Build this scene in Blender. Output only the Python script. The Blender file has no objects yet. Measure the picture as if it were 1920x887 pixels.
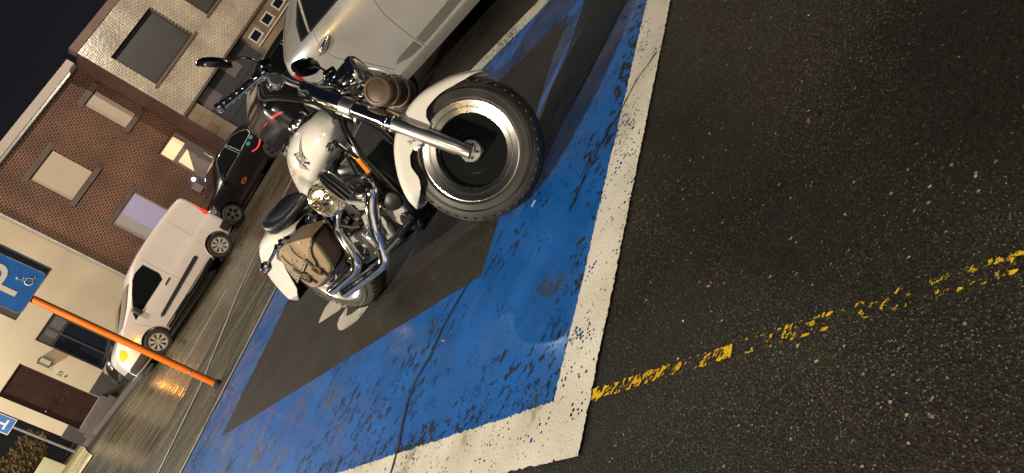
import bpy, bmesh, math, random
from math import sin, cos, pi, radians as RAD, sqrt, atan2
from mathutils import Vector, Matrix, noise
random.seed(7)
C = bpy.context.scene.collection
SC = bpy.context.scene
# ------------------------------------------------------------------ camera
EYE = Vector((0, 0, 1.148)); PITCH = RAD(20.582); ROLL = RAD(32.395)
fw = Vector((0, cos(PITCH), -sin(PITCH))); r0 = Vector((1, 0, 0)); u0 = Vector((0, sin(PITCH), cos(PITCH)))
ix = sin(ROLL)*r0 - cos(ROLL)*u0
iyd = -cos(ROLL)*r0 - sin(ROLL)*u0
cd = bpy.data.cameras.new("camera"); cam = bpy.data.objects.new("camera", cd); C.objects.link(cam)
Mx = Matrix((ix, -iyd, -fw)).transposed().to_4x4(); Mx.translation = EYE
cam.matrix_world = Mx
cd.sensor_width = 36; cd.lens = 36*1387.37/1920; cd.clip_start = 0.05; cd.clip_end = 2000
SC.camera = cam
# ------------------------------------------------------------------ world (night sky) and exposure
wd = bpy.data.worlds.new("World"); SC.world = wd; wd.use_nodes = True
wn = wd.node_tree.nodes; wl = wd.node_tree.links
bg = wn["Background"]
tc = wn.new("ShaderNodeTexCoord"); sp = wn.new("ShaderNodeSeparateXYZ"); rp = wn.new("ShaderNodeValToRGB")
wl.new(tc.outputs["Generated"], sp.inputs[0]); wl.new(sp.outputs["Z"], rp.inputs[0]); wl.new(rp.outputs[0], bg.inputs[0])
rp.color_ramp.elements[0].position = 0.0; rp.color_ramp.elements[0].color = (0.013, 0.0125, 0.014, 1)
rp.color_ramp.elements[1].position = 0.7; rp.color_ramp.elements[1].color = (0.006, 0.0075, 0.012, 1)
bg.inputs[1].default_value = 1.0
SC.view_settings.view_transform = 'Standard'; SC.view_settings.look = 'None'
SC.view_settings.exposure = 0; SC.view_settings.gamma = 1
SC.render.engine = 'CYCLES'
SC.cycles.max_bounces = 6; SC.cycles.diffuse_bounces = 3; SC.cycles.glossy_bounces = 4; SC.cycles.transmission_bounces = 4
SC.cycles.sample_clamp_indirect = 4.0; SC.cycles.use_denoising = True; SC.cycles.caustics_reflective = False

YA = RAD(26.377); YB = RAD(37.547)
def aw(s, t, z=0.0): return Vector((s*cos(YA)-t*sin(YA), s*sin(YA)+t*cos(YA), z))
def bw(a, b, z=0.0): return Vector((a*cos(YB)-b*sin(YB), a*sin(YB)+b*cos(YB), z))
def toA(x, y): return (x*cos(YA)+y*sin(YA), -x*sin(YA)+y*cos(YA))
def toB(x, y): return (x*cos(YB)+y*sin(YB), -x*sin(YB)+y*cos(YB))

# ------------------------------------------------------------------ lamps of the street, and added lights for chrome highlights
def lamp(name, loc, power, col, rad=0.12):
    l = bpy.data.lights.new(name, 'POINT'); l.energy = power; l.color = col; l.shadow_soft_size = rad
    o = bpy.data.objects.new(name, l); C.objects.link(o); o.location = loc
    return o
def spot(name, loc, target, power, col, ang=110, blend=.6, rad=.15):
    l = bpy.data.lights.new(name, 'SPOT'); l.energy = power; l.color = col; l.shadow_soft_size = rad; l.spot_size = RAD(ang); l.spot_blend = blend
    o = bpy.data.objects.new(name, l); C.objects.link(o); o.location = loc
    o.rotation_euler = (Vector(target)-Vector(loc)).to_track_quat('-Z', 'Y').to_euler()
    return o
lamp("street_or_added_light", (-7.6, 0.9, 4.6), 4900, (1.0, .88, .70), .14)       # key, throws the bike's shadow to the right
spot("street_or_added_light", (-2.6, 28.0, 13.2), (-.2, 4, 0), 520, (.72, .87, 1.0), 30, .5, .16)       # glint on the blue paint
spot("street_or_added_light", aw(2.0, 12.5, 8.2), aw(3.5, 24, 2.2), 1650, (1.0, .74, .52), 125, .5, .3)      # warm light on the fronts
spot("street_or_added_light", aw(11.5, 15.5, 8.4), aw(10.5, 23, 4), 2300, (1.0, .89, .75), 105, .5, .12)
lamp("street_or_added_light", (-14.0, 16.0, 5.6), 4600, (.98, .98, .93), .2)       # side street
lamp("street_or_added_light", (-3.6, -8.5, 5.2), 1200, (1.0, .88, .72), .12)       # behind the photographer
lamp("street_or_added_light", (-23.0, 36.0, 5.6), 2600, (1.0, .95, .82), .25)      # far down the side street
lamp("street_or_added_light", (-23.0, 11.6, 6.3), 330, (1.0, .62, .14), .16)
lamp("street_or_added_light", (-31.0, 9.0, 9.5), 450, (1.0, .62, .14), .16)
lamp("street_or_added_light", (12, -24, 8), 900, (1.0, .60, .22), .25)  # added for highlights in the chrome, no known street lamp
lamp("street_or_added_light", (-26, -16, 8), 900, (1.0, .62, .25), .25)  # likewise an added light, placed for chrome sparkle
lamp("street_or_added_light", (22, 24, 9), 700, (1.0, .86, .66), .25)  # added distant light that gives chrome and car paint highlights
lamp("street_or_added_light", (6.5, -9.0, 6.0), 420, (.9, .93, 1.0), .12)  # added cool light behind the camera for chrome highlights

# ------------------------------------------------------------------ material helpers
def mat(name, col=(.5, .5, .5), rough=.5, metal=0.0, coat=0.0, spec=.5, emit=None, estr=0.0, nz=None, bump=None, rv=None):
    m = bpy.data.materials.new(name); m.use_nodes = True
    n = m.node_tree.nodes; l = m.node_tree.links; p = n["Principled BSDF"]
    p.inputs["Base Color"].default_value = (*col, 1); p.inputs["Roughness"].default_value = rough
    p.inputs["Metallic"].default_value = metal; p.inputs["Coat Weight"].default_value = coat
    p.inputs["Coat Roughness"].default_value = .04; p.inputs["Specular IOR Level"].default_value = spec
    if emit: p.inputs["Emission Color"].default_value = (*emit, 1); p.inputs["Emission Strength"].default_value = estr
    t = n.new("ShaderNodeTexCoord")
    if nz:      # (scale, amount, dark colour)
        x = n.new("ShaderNodeTexNoise"); x.inputs["Scale"].default_value = nz[0]; x.inputs["Detail"].default_value = 8
        l.new(t.outputs["Object"], x.inputs["Vector"])
        r = n.new("ShaderNodeValToRGB"); r.color_ramp.elements[0].position = .38; r.color_ramp.elements[1].position = .66
        r.color_ramp.elements[0].color = (*nz[2], 1); r.color_ramp.elements[1].color = (*col, 1)
        mx = n.new("ShaderNodeMix"); mx.data_type = 'RGBA'; mx.inputs[0].default_value = nz[1]
        mx.inputs[6].default_value = (*col, 1); l.new(x.outputs["Fac"], r.inputs[0]); l.new(r.outputs[0], mx.inputs[7])
        l.new(mx.outputs[2], p.inputs["Base Color"])
        m["mix"] = 1
    if rv:      # (scale, lo, hi) roughness variation
        x = n.new("ShaderNodeTexNoise"); x.inputs["Scale"].default_value = rv[0]; x.inputs["Detail"].default_value = 6
        l.new(t.outputs["Object"], x.inputs["Vector"])
        mr = n.new("ShaderNodeMapRange"); mr.inputs[1].default_value = .35; mr.inputs[2].default_value = .65
        mr.inputs[3].default_value = rv[1]; mr.inputs[4].default_value = rv[2]
        l.new(x.outputs["Fac"], mr.inputs[0]); l.new(mr.outputs[0], p.inputs["Roughness"])
    if bump:    # (scale, strength, distance)
        x = n.new("ShaderNodeTexNoise"); x.inputs["Scale"].default_value = bump[0]; x.inputs["Detail"].default_value = 8
        l.new(t.outputs["Object"], x.inputs["Vector"])
        b = n.new("ShaderNodeBump"); b.inputs["Strength"].default_value = bump[1]; b.inputs["Distance"].default_value = bump[2]
        l.new(x.outputs["Fac"], b.inputs["Height"]); l.new(b.outputs[0], p.inputs["Normal"])
    return m

def N(m): return m.node_tree.nodes, m.node_tree.links, m.node_tree.nodes["Principled BSDF"]
def asphalt(name, base, warm, rough=(.35, .6), specks=.02, stone=115, streak=None, wet=0.0, bstr=.5, moss=.5, grit=0):
    """stone-chip asphalt: binder colour, coloured chips, light specks, bump"""
    m = bpy.data.materials.new(name); m.use_nodes = True; n, l, p = N(m)
    t = n.new("ShaderNodeTexCoord")
    v = n.new("ShaderNodeTexVoronoi"); v.inputs["Scale"].default_value = stone; l.new(t.outputs["Object"], v.inputs["Vector"])
    big = n.new("ShaderNodeTexNoise"); big.inputs["Scale"].default_value = 1.15; big.inputs["Detail"].default_value = 7
    l.new(t.outputs["Object"], big.inputs["Vector"])
    fine = n.new("ShaderNodeTexNoise"); fine.inputs["Scale"].default_value = 130; fine.inputs["Detail"].default_value = 6
    l.new(t.outputs["Object"], fine.inputs["Vector"])
    sep = n.new("ShaderNodeSeparateColor"); l.new(v.outputs["Color"], sep.inputs[0])
    cr = n.new("ShaderNodeValToRGB"); e = cr.color_ramp.elements
    e[0].position = 0; e[0].color = (base*.15, base*.15, base*.13, 1)
    e[1].position = .5; e[1].color = (base*warm[0], base*warm[1], base*warm[2], 1)
    for pos, c in ((.62, (base*.8, base*1.05, base*.6)), (.80, (base*2.3, base*1.75, base*1.2)), (.92, (base*2.2, base*2.3, base*1.9)), (1-specks-.001, (base*4.2, base*3.7, base*2.8)), (1-specks, (.42, .38, .3))):
        q = e.new(pos); q.color = (*c, 1)
    l.new(sep.outputs[0], cr.inputs[0])
    mm = n.new("ShaderNodeMix"); mm.data_type = 'RGBA'; mm.blend_type = 'MULTIPLY'; mm.inputs[0].default_value = 1
    rr = n.new("ShaderNodeValToRGB"); rr.color_ramp.elements[0].position = .3; rr.color_ramp.elements[1].position = .75
    rr.color_ramp.elements[0].color = (.38, .40, .38, 1); rr.color_ramp.elements[1].color = (1.5, 1.4, 1.25, 1)
    l.new(big.outputs["Fac"], rr.inputs[0]); l.new(cr.outputs[0], mm.inputs[6]); l.new(rr.outputs[0], mm.inputs[7])
    out = mm.outputs[2]
    hn = n.new("ShaderNodeTexNoise"); hn.inputs["Scale"].default_value = 1.7; hn.inputs["Detail"].default_value = 5; l.new(t.outputs["Object"], hn.inputs["Vector"])
    hr = n.new("ShaderNodeValToRGB"); hr.color_ramp.elements[0].position = .40; hr.color_ramp.elements[1].position = .62
    hr.color_ramp.elements[0].color = (.80, 1.0, .55, 1); hr.color_ramp.elements[1].color = (1.25, .98, .85, 1)
    mh = n.new("ShaderNodeMix"); mh.data_type = 'RGBA'; mh.blend_type = 'MULTIPLY'; mh.inputs[0].default_value = moss
    l.new(hn.outputs["Fac"], hr.inputs[0]); l.new(out, mh.inputs[6]); l.new(hr.outputs[0], mh.inputs[7]); out = mh.outputs[2]
    if grit:
        v2 = n.new("ShaderNodeTexVoronoi"); v2.inputs["Scale"].default_value = grit; l.new(t.outputs["Object"], v2.inputs["Vector"])
        s2 = n.new("ShaderNodeSeparateColor"); l.new(v2.outputs["Color"], s2.inputs[0])
        g2 = n.new("ShaderNodeMapRange"); g2.inputs[1].default_value = .40; g2.inputs[2].default_value = .62; g2.inputs[3].default_value = .9995; g2.inputs[4].default_value = .90
        gn = n.new("ShaderNodeTexNoise"); gn.inputs["Scale"].default_value = 1.3; gn.inputs["Detail"].default_value = 5; l.new(t.outputs["Object"], gn.inputs["Vector"])
        l.new(gn.outputs["Fac"], g2.inputs[0]); gg = n.new("ShaderNodeMath"); gg.operation = 'GREATER_THAN'; l.new(s2.outputs[0], gg.inputs[0]); l.new(g2.outputs[0], gg.inputs[1])
        g3 = n.new("ShaderNodeMath"); g3.operation = 'MULTIPLY'; l.new(gg.outputs[0], g3.inputs[0]); l.new(s2.outputs[1], g3.inputs[1])
        mg = n.new("ShaderNodeMix"); mg.data_type = 'RGBA'; l.new(g3.outputs[0], mg.inputs[0]); l.new(out, mg.inputs[6]); mg.inputs[7].default_value = (.20, .175, .13, 1); out = mg.outputs[2]
    m2 = n.new("ShaderNodeMix"); m2.data_type = 'RGBA'; m2.blend_type = 'MULTIPLY'; m2.inputs[0].default_value = .8
    r2 = n.new("ShaderNodeValToRGB"); r2.color_ramp.elements[0].position = .35; r2.color_ramp.elements[1].position = .65
    r2.color_ramp.elements[0].color = (.25, .25, .25, 1); r2.color_ramp.elements[1].color = (1.75, 1.7, 1.6, 1)
    l.new(fine.outputs["Fac"], r2.inputs[0]); l.new(out, m2.inputs[6]); l.new(r2.outputs[0], m2.inputs[7]); out = m2.outputs[2]
    mr = n.new("ShaderNodeMapRange"); mr.inputs[1].default_value = .35; mr.inputs[2].default_value = .65
    mr.inputs[3].default_value = rough[0]; mr.inputs[4].default_value = rough[1]
    if streak:      # long tracks worn along the road
        mp = n.new("ShaderNodeMapping"); mp.inputs["Rotation"].default_value = (0, 0, -streak[0]); mp.inputs["Scale"].default_value = (.12, 2.6, 1)
        l.new(t.outputs["Object"], mp.inputs["Vector"])
        sn = n.new("ShaderNodeTexNoise"); sn.inputs["Scale"].default_value = 1.6; sn.inputs["Detail"].default_value = 7
        l.new(mp.outputs[0], sn.inputs["Vector"])
        m3 = n.new("ShaderNodeMix"); m3.data_type = 'RGBA'; m3.blend_type = 'MULTIPLY'; m3.inputs[0].default_value = 1
        r3 = n.new("ShaderNodeValToRGB"); r3.color_ramp.elements[0].position = .35; r3.color_ramp.elements[1].position = .68
        r3.color_ramp.elements[0].color = (.5, .48, .46, 1); r3.color_ramp.elements[1].color = (1.7, 1.6, 1.5, 1)
        l.new(sn.outputs["Fac"], r3.inputs[0]); l.new(out, m3.inputs[6]); l.new(r3.outputs[0], m3.inputs[7]); out = m3.outputs[2]
        l.new(sn.outputs["Fac"], mr.inputs[0])
    else: l.new(big.outputs["Fac"], mr.inputs[0])
    l.new(mr.outputs[0], p.inputs["Roughness"]); l.new(out, p.inputs["Base Color"])
    b = n.new("ShaderNodeBump"); b.inputs["Strength"].default_value = bstr; b.inputs["Distance"].default_value = .002
    ad = n.new("ShaderNodeMath"); ad.operation = 'ADD'; l.new(v.outputs["Distance"], ad.inputs[0]); l.new(fine.outputs["Fac"], ad.inputs[1])
    l.new(ad.outputs[0], b.inputs["Height"]); l.new(b.outputs[0], p.inputs["Normal"])
    return m

def paint(name, col, wear=.36, wscale=9.0, rough=(.3, .55), rot=YB, stretch=(3.0, 1.0), fade=None, pitd=55, aged=None, coat=0.0):
    """road paint; worn spots let the asphalt below show through"""
    m = bpy.data.materials.new(name); m.use_nodes = True; n, l, p = N(m)
    t = n.new("ShaderNodeTexCoord")
    mp = n.new("ShaderNodeMapping"); mp.inputs["Rotation"].default_value = (0, 0, -rot); mp.inputs["Scale"].default_value = (stretch[0], stretch[1], 1)
    l.new(t.outputs["Object"], mp.inputs["Vector"])
    a = n.new("ShaderNodeTexNoise"); a.inputs["Scale"].default_value = wscale; a.inputs["Detail"].default_value = 12; a.inputs["Roughness"].default_value = .70
    l.new(mp.outputs[0], a.inputs["Vector"])
    big = n.new("ShaderNodeTexNoise"); big.inputs["Scale"].default_value = 1.4; big.inputs["Detail"].default_value = 3
    l.new(t.outputs["Object"], big.inputs["Vector"])
    s = n.new("ShaderNodeMath"); s.operation = 'MULTIPLY_ADD'; s.inputs[1].default_value = .62; l.new(big.outputs["Fac"], s.inputs[0]); l.new(a.outputs["Fac"], s.inputs[2])
    r = n.new("ShaderNodeMapRange"); r.inputs[1].default_value = wear+.305; r.inputs[2].default_value = wear+.330
    l.new(s.outputs[0], r.inputs[0])
    c2 = n.new("ShaderNodeTexNoise"); c2.inputs["Scale"].default_value = 3.5; c2.inputs["Detail"].default_value = 8
    l.new(t.outputs["Object"], c2.inputs["Vector"])
    cr = n.new("ShaderNodeValToRGB"); cr.color_ramp.elements[0].position = .34; cr.color_ramp.elements[1].position = .66
    ag = aged or tuple(k*.72 for k in col)
    cr.color_ramp.elements[0].color = (*ag, 1); cr.color_ramp.elements[1].color = (*col, 1)
    dq = cr.color_ramp.elements.new(.30); dq.color = (ag[0]*.5+.018, ag[1]*.5+.014, ag[2]*.42+.008, 1)
    l.new(c2.outputs["Fac"], cr.inputs[0]); l.new(cr.outputs[0], p.inputs["Base Color"])
    mr = n.new("ShaderNodeMapRange"); mr.inputs[1].default_value = .35; mr.inputs[2].default_value = .65; mr.inputs[3].default_value = rough[0]; mr.inputs[4].default_value = rough[1]
    l.new(c2.outputs["Fac"], mr.inputs[0]); l.new(mr.outputs[0], p.inputs["Roughness"])
    pv = n.new("ShaderNodeTexVoronoi"); pv.inputs["Scale"].default_value = pitd; l.new(mp.outputs[0], pv.inputs["Vector"])
    pn = n.new("ShaderNodeTexNoise"); pn.inputs["Scale"].default_value = 9; pn.inputs["Detail"].default_value = 5; l.new(t.outputs["Object"], pn.inputs["Vector"])
    pt = n.new("ShaderNodeMapRange"); pt.inputs[1].default_value = .42; pt.inputs[2].default_value = .75; pt.inputs[3].default_value = .08; pt.inputs[4].default_value = .44
    l.new(pn.outputs["Fac"], pt.inputs[0]); gt = n.new("ShaderNodeMath"); gt.operation = 'GREATER_THAN'; l.new(pv.outputs["Distance"], gt.inputs[0]); l.new(pt.outputs[0], gt.inputs[1])
    ml = n.new("ShaderNodeMath"); ml.operation = 'MULTIPLY'; l.new(r.outputs[0], ml.inputs[0]); l.new(gt.outputs[0], ml.inputs[1])
    l.new(ml.outputs[0], p.inputs["Alpha"])
    v = n.new("ShaderNodeTexVoronoi"); v.inputs["Scale"].default_value = 95; l.new(t.outputs["Object"], v.inputs["Vector"])
    f = n.new("ShaderNodeTexNoise"); f.inputs["Scale"].default_value = 170; f.inputs["Detail"].default_value = 6; l.new(t.outputs["Object"], f.inputs["Vector"])
    ad = n.new("ShaderNodeMath"); ad.operation = 'MULTIPLY_ADD'; ad.inputs[1].default_value = .8; l.new(v.outputs["Distance"], ad.inputs[0]); l.new(f.outputs["Fac"], ad.inputs[2])
    b = n.new("ShaderNodeBump"); b.inputs["Strength"].default_value = .45; b.inputs["Distance"].default_value = .0016
    l.new(ad.outputs[0], b.inputs["Height"]); l.new(b.outputs[0], p.inputs["Normal"])
    p.inputs["Coat Weight"].default_value = coat; p.inputs["Coat Roughness"].default_value = .13; p.inputs["Specular IOR Level"].default_value = .3
    return m

def brick(name, c1, c2, mortar, w=.21, h=.075, msize=.012, rough=.75, bumps=.6, axis='XZ', off=.5, glint=0):
    m = bpy.data.materials.new(name); m.use_nodes = True; n, l, p = N(m)
    t = n.new("ShaderNodeTexCoord"); sx = n.new("ShaderNodeSeparateXYZ"); cb = n.new("ShaderNodeCombineXYZ")
    l.new(t.outputs["Object"], sx.inputs[0]); l.new(sx.outputs['X' if axis == 'XZ' else 'Y'], cb.inputs[0]); l.new(sx.outputs['Z'], cb.inputs[1])
    b = n.new("ShaderNodeTexBrick"); b.inputs["Scale"].default_value = 1; b.inputs["Brick Width"].default_value = w; b.inputs["Row Height"].default_value = h
    b.inputs["Mortar Size"].default_value = msize; b.inputs["Mortar Smooth"].default_value = .3; b.offset = off
    b.inputs["Color1"].default_value = (*c1, 1); b.inputs["Color2"].default_value = (*c2, 1); b.inputs["Mortar"].default_value = (*mortar, 1)
    l.new(cb.outputs[0], b.inputs["Vector"])
    x = n.new("ShaderNodeTexNoise"); x.inputs["Scale"].default_value = .8; x.inputs["Detail"].default_value = 6; l.new(t.outputs["Object"], x.inputs["Vector"])
    r = n.new("ShaderNodeValToRGB"); r.color_ramp.elements[0].position = .3; r.color_ramp.elements[1].position = .7
    r.color_ramp.elements[0].color = (.55, .52, .5, 1); r.color_ramp.elements[1].color = (1.35, 1.28, 1.2, 1)
    mm = n.new("ShaderNodeMix"); mm.data_type = 'RGBA'; mm.blend_type = 'MULTIPLY'; mm.inputs[0].default_value = 1
    l.new(x.outputs["Fac"], r.inputs[0]); l.new(b.outputs["Color"], mm.inputs[6]); l.new(r.outputs[0], mm.inputs[7]); l.new(mm.outputs[2], p.inputs["Base Color"])
    p.inputs["Roughness"].default_value = rough
    bp = n.new("ShaderNodeBump"); bp.inputs["Strength"].default_value = bumps; bp.inputs["Distance"].default_value = .01; bp.invert = True
    l.new(b.outputs["Fac"], bp.inputs["Height"])
    if glint:   # every glazed brick sits at its own slight tilt
        bn = n.new("ShaderNodeTexNoise"); bn.inputs["Scale"].default_value = glint; l.new(t.outputs["Object"], bn.inputs["Vector"])
        b2 = n.new("ShaderNodeBump"); b2.inputs["Strength"].default_value = .5; b2.inputs["Distance"].default_value = .02
        l.new(bn.outputs["Fac"], b2.inputs["Height"]); l.new(bp.outputs[0], b2.inputs["Normal"]); l.new(b2.outputs[0], p.inputs["Normal"])
    else: l.new(bp.outputs[0], p.inputs["Normal"])
    return m

MT = dict(
 chrome=mat("chrome", (.82, .82, .82), .07, 1, rv=(14, .04, .13)),
 alu=mat("brushed aluminium", (.72, .71, .68), .30, 1, rv=(3, .26, .36), bump=(400, .05, .001)),
 castalu=mat("cast aluminium", (.55, .54, .5), .42, .85, nz=(18, .6, (.2, .19, .17)), bump=(120, .3, .002)),
 hub=mat("dull alloy", (.55, .54, .5), .32, .85, nz=(60, .4, (.25, .24, .22))),
 cream=mat("cream white lacquer", (.74, .71, .64), .2, 0, 1.0, bump=(3, .02, .01), nz=(6, .25, (.62, .58, .5))),
 black=mat("gloss black", (.006, .006, .007), .14, 0, .6, rv=(20, .1, .26)),
 mblack=mat("matt black metal", (.012, .012, .012), .45, .2, bump=(80, .2, .002)),
 enblack=mat("black crinkle", (.02, .019, .018), .5, .3, bump=(220, .5, .002), nz=(20, .5, (.05, .04, .03))),
 tyre=mat("tyre rubber", (.050, .045, .039), .55, bump=(90, .25, .002), nz=(9, .8, (.022, .02, .018))),
 rtyre=mat("dusty tyre rubber", (.085, .078, .062), .5, bump=(90, .2, .002), nz=(9, .8, (.05, .046, .038))),
 rim2=mat("cream wheel rim", (.6, .57, .5), .22, .6),
 leather=mat("tan leather", (.30, .215, .125), .5, bump=(140, .35, .002), nz=(7, .8, (.20, .14, .075))),
 gusset=mat("brown gusset leather", (.16, .105, .06), .5, bump=(120, .35, .002), nz=(7, .7, (.10, .06, .035))),  # darker brown that holds the shade of the bag's sides
 dleather=mat("brown leather", (.075, .045, .026), .5, bump=(120, .35, .002), nz=(9, .7, (.06, .035, .02))),
 strap=mat("dark strap", (.018, .012, .009), .45, bump=(120, .3, .001)),
 disc=mat("gloss black disc", (.007, .008, .008), .16, 0, .3),
 wrim=mat("polished wheel rim", (.46, .45, .42), .24, 1, bump=(300, .04, .001)),
 seat=mat("black saddle leather", (.010, .0105, .0105), .42, spec=.3, bump=(200, .2, .001)),
 brass=mat("brass stud", (.75, .6, .3), .25, 1),
 rubber=mat("black rubber", (.015, .015, .015), .6),
 amber=mat("amber reflector", (.75, .19, .01), .2, 0, .5),
 redl=mat("red lens", (.35, .01, .01), .15, 0, .6),
 redlit=mat("lit red lens", (.5, .01, .01), .2, 0, .3, emit=(1, .05, .04), estr=1.1),
 amblit=mat("lit amber indicator", (.8, .3, .02), .3, 0, 0, emit=(1, .20, .005), estr=1.7),
 glass=mat("dark glass", (.008, .010, .012), .05, 0, .5, spec=.7),
 lens=mat("headlamp glass", (.45, .45, .45), .08, .6, .8, bump=(60, .4, .004)),
 silver=mat("silver car paint", (.46, .44, .405), .24, .5, 1.0, rv=(2, .2, .28), nz=(2, .25, (.41, .39, .36))),
 anth=mat("anthracite car paint", (.020, .021, .023), .3, .3, 1.0, nz=(2, .5, (.028, .028, .03))),
 blackcar=mat("black car paint", (.018, .014, .013), .22, .1, 1.0, nz=(2, .5, (.012, .01, .01))),
 vanw=mat("white van paint", (.86, .80, .76), .3, 0, .8, nz=(3, .4, (.78, .71, .66))),
 plastic=mat("dark plastic", (.03, .029, .028), .55, bump=(150, .2, .002)),
 hubcap=mat("wheel cover", (.62, .59, .52), .4, .2),
 orange=mat("orange post paint", (.90, .22, .010), .3, 0, .5, nz=(5, .5, (.70, .13, .008)), bump=(9, .08, .01)),
 signblue=mat("sign blue", (.018, .13, .42), .35, 0, .4, nz=(9, .6, (.012, .09, .32))),
 signwhite=mat("sign white", (.66, .60, .50), .4),
 galv=mat("galvanised steel", (.32, .32, .30), .45, .7, nz=(8, .5, (.2, .2, .19))),
 render=mat("cream render", (.47, .385, .27), .85, nz=(.7, .8, (.38, .30, .20)), bump=(25, .25, .01)),
 fascia=mat("painted fascia", (.44, .37, .31), .7, nz=(1.5, .5, (.36, .30, .25))),
 plinth=mat("dark plinth stone", (.035, .028, .022), .6, bump=(8, .3, .01), nz=(3, .6, (.018, .014, .012))),
 bstone=mat("brown window stone", (.11, .078, .062), .7, bump=(12, .3, .01), nz=(4, .7, (.07, .05, .04))),
 stone=mat("blue stone", (.10, .08, .065), .7, bump=(12, .3, .01), nz=(4, .7, (.08, .062, .05))),
 blind=mat("closed roller blind", (.45, .36, .27), .7, nz=(1.2, .5, (.38, .30, .22))),
 door=mat("dark brown timber", (.030, .011, .007), .6, 0, .0, spec=.12, nz=(3, .7, (.016, .007, .005))),
 frame=mat("dark window frame", (.02, .018, .018), .45),
 wframe=mat("white window frame", (.6, .55, .48), .5),
 wglass=mat("window glass", (.010, .012, .018), .06, 0, .3, spec=.8),
 greyblind=mat("grey interior screen", (.075, .07, .062), .6, nz=(2, .5, (.05, .047, .042))),
 darkscreen=mat("dark interior screen", (.040, .037, .032), .6, nz=(1.5, .6, (.025, .023, .02))),
 silverp=mat("silver engine paint", (.52, .51, .47), .34, .35, .3, nz=(30, .4, (.36, .35, .31)), bump=(160, .15, .001)),
 warmlit=mat("lit window", (.8, .45, .2), .6, emit=(1, .50, .29), estr=1.1),
 bluelit=mat("blue diode", (.1, .3, 1), .5, emit=(.25, .5, 1), estr=25),
 tile=mat("stone cladding", (.22, .18, .13), .7, nz=(1.7, 1, (.13, .095, .06))),
 garage=mat("grey garage panel", (.045, .045, .05), .5, nz=(1.4, .5, (.03, .03, .034))),
 greybox=mat("grey plastic box", (.2, .17, .15), .6),
 bark=mat("bark", (.09, .07, .05), .8, bump=(20, .7, .02), nz=(6, .7, (.04, .03, .02))),
 goldleaf=mat("autumn leaves", (.15, .09, .018), .6, nz=(6, .9, (.07, .05, .012))),
 darkleaf=mat("dark evergreen leaves", (.045, .05, .025), .6, nz=(6, .9, (.02, .024, .012))),
 yard2=mat("pale terrace render", (.62, .56, .46), .85, nz=(.6, .5, (.5, .45, .37))),
 yard=mat("pale painted wall", (.50, .46, .27), .8, nz=(1.5, .5, (.38, .33, .17)), bump=(10, .2, .01)),
 mould=mat("grey moulding", (.10, .09, .075), .45, nz=(5, .5, (.07, .062, .05))),
 ink=mat("grey decal ink", (.05, .048, .042), .4, 0, .5),
 teal=mat("teal painted reflection", (.04, .28, .34), .4),
 ring=mat("orange painted reflection", (.65, .12, .03), .35),
)
MT['brick'] = brick("brown brick", (.070, .023, .013), (.036, .012, .008), (.22, .12, .068), .135, .068, .012)
MT['sidebrick'] = brick("brown brick side", (.075, .028, .018), (.05, .019, .013), (.09, .045, .03), .22, .072, .01, axis='YZ')
MT['whitebrick'] = brick("cream glazed brick", (.56, .50, .41), (.46, .41, .33), (.15, .13, .10), .20, .056, .010, rough=.3, glint=9)
MT['stack'] = brick("brown soldier brick", (.09, .034, .02), (.06, .022, .014), (.2, .12, .065), .085, .21, .012, off=0)
MT['clad'] = brick("stone slab cladding", (.27, .22, .155), (.16, .115, .07), (.12, .09, .06), .62, .31, .006, rough=.55)
MT['lot'] = asphalt("lot asphalt", .0078, (1.75, 1.05, .42), (.5, .72), .0006, 170, bstr=.6, moss=1.0, grit=430)
MT['bayasph'] = asphalt("bay asphalt", .0140, (1.5, 1.0, .72), (.42, .66), .002, 200, bstr=.8, grit=420)
MT['gravelasph'] = asphalt("roadside asphalt", .075, (1.15, 1.0, .75), (.5, .7), .01, 90, streak=(YB, 1), bstr=.6)
MT['road'] = asphalt("wet road asphalt", .066, (1.02, .99, .92), (.13, .40), .003, 90, streak=(YB-.06, 1), bstr=.3)
MT['pave'] = asphalt("pavement asphalt", .05, (1.5, 1.0, .6), (.3, .6), .002, 80, bstr=.3)
MT['side'] = asphalt("side street concrete", .30, (1.1, 1.0, .75), (.45, .7), .0, 60, streak=(YB, 1), bstr=.3)
MT['blue'] = paint("blue bay paint", (.003, .108, .42), .372, 14, (.26, .66), stretch=(1.0, 1.7), aged=(.004, .085, .32), coat=.16)
MT['bwhite'] = paint("bay line paint", (.70, .665, .565), .35, 30, (.5, .7), stretch=(1.4, 1.4), pitd=38, aged=(.54, .505, .41))
MT['fwhite'] = paint("far line paint", (.62, .57, .46), .36, 5, (.5, .7), stretch=(1, 3))
MT['yellow'] = paint("yellow line paint", (.72, .48, .02), .485, 30, (.5, .7), stretch=(1.0, 2.0), aged=(.6, .34, .01))
MT['yellow2'] = paint("worn yellow edge paint", (.70, .47, .02), .545, 24, (.5, .7), stretch=(1, 2.5), aged=(.6, .34, .01))
MT['yellow3'] = paint("nearly gone yellow paint", (.74, .50, .02), .56, 30, (.5, .7), stretch=(1, 1.5), aged=(.6, .34, .01))
MT['symbol'] = paint("symbol paint", (.62, .57, .46), .33, 14, (.5, .7), stretch=(1, 2))

# ------------------------------------------------------------------ objects
def setp(o, label=None, cat=None, group=None, kind=None):
    if label: o["label"] = label
    if cat: o["category"] = cat
    if group: o["group"] = group
    if kind: o["kind"] = kind
    return o
def thing(name, label, cat, mw, group=None):
    o = bpy.data.objects.new(name, None); C.objects.link(o); o.empty_display_size = .2
    o.matrix_world = mw
    return setp(o, label, cat, group)

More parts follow.
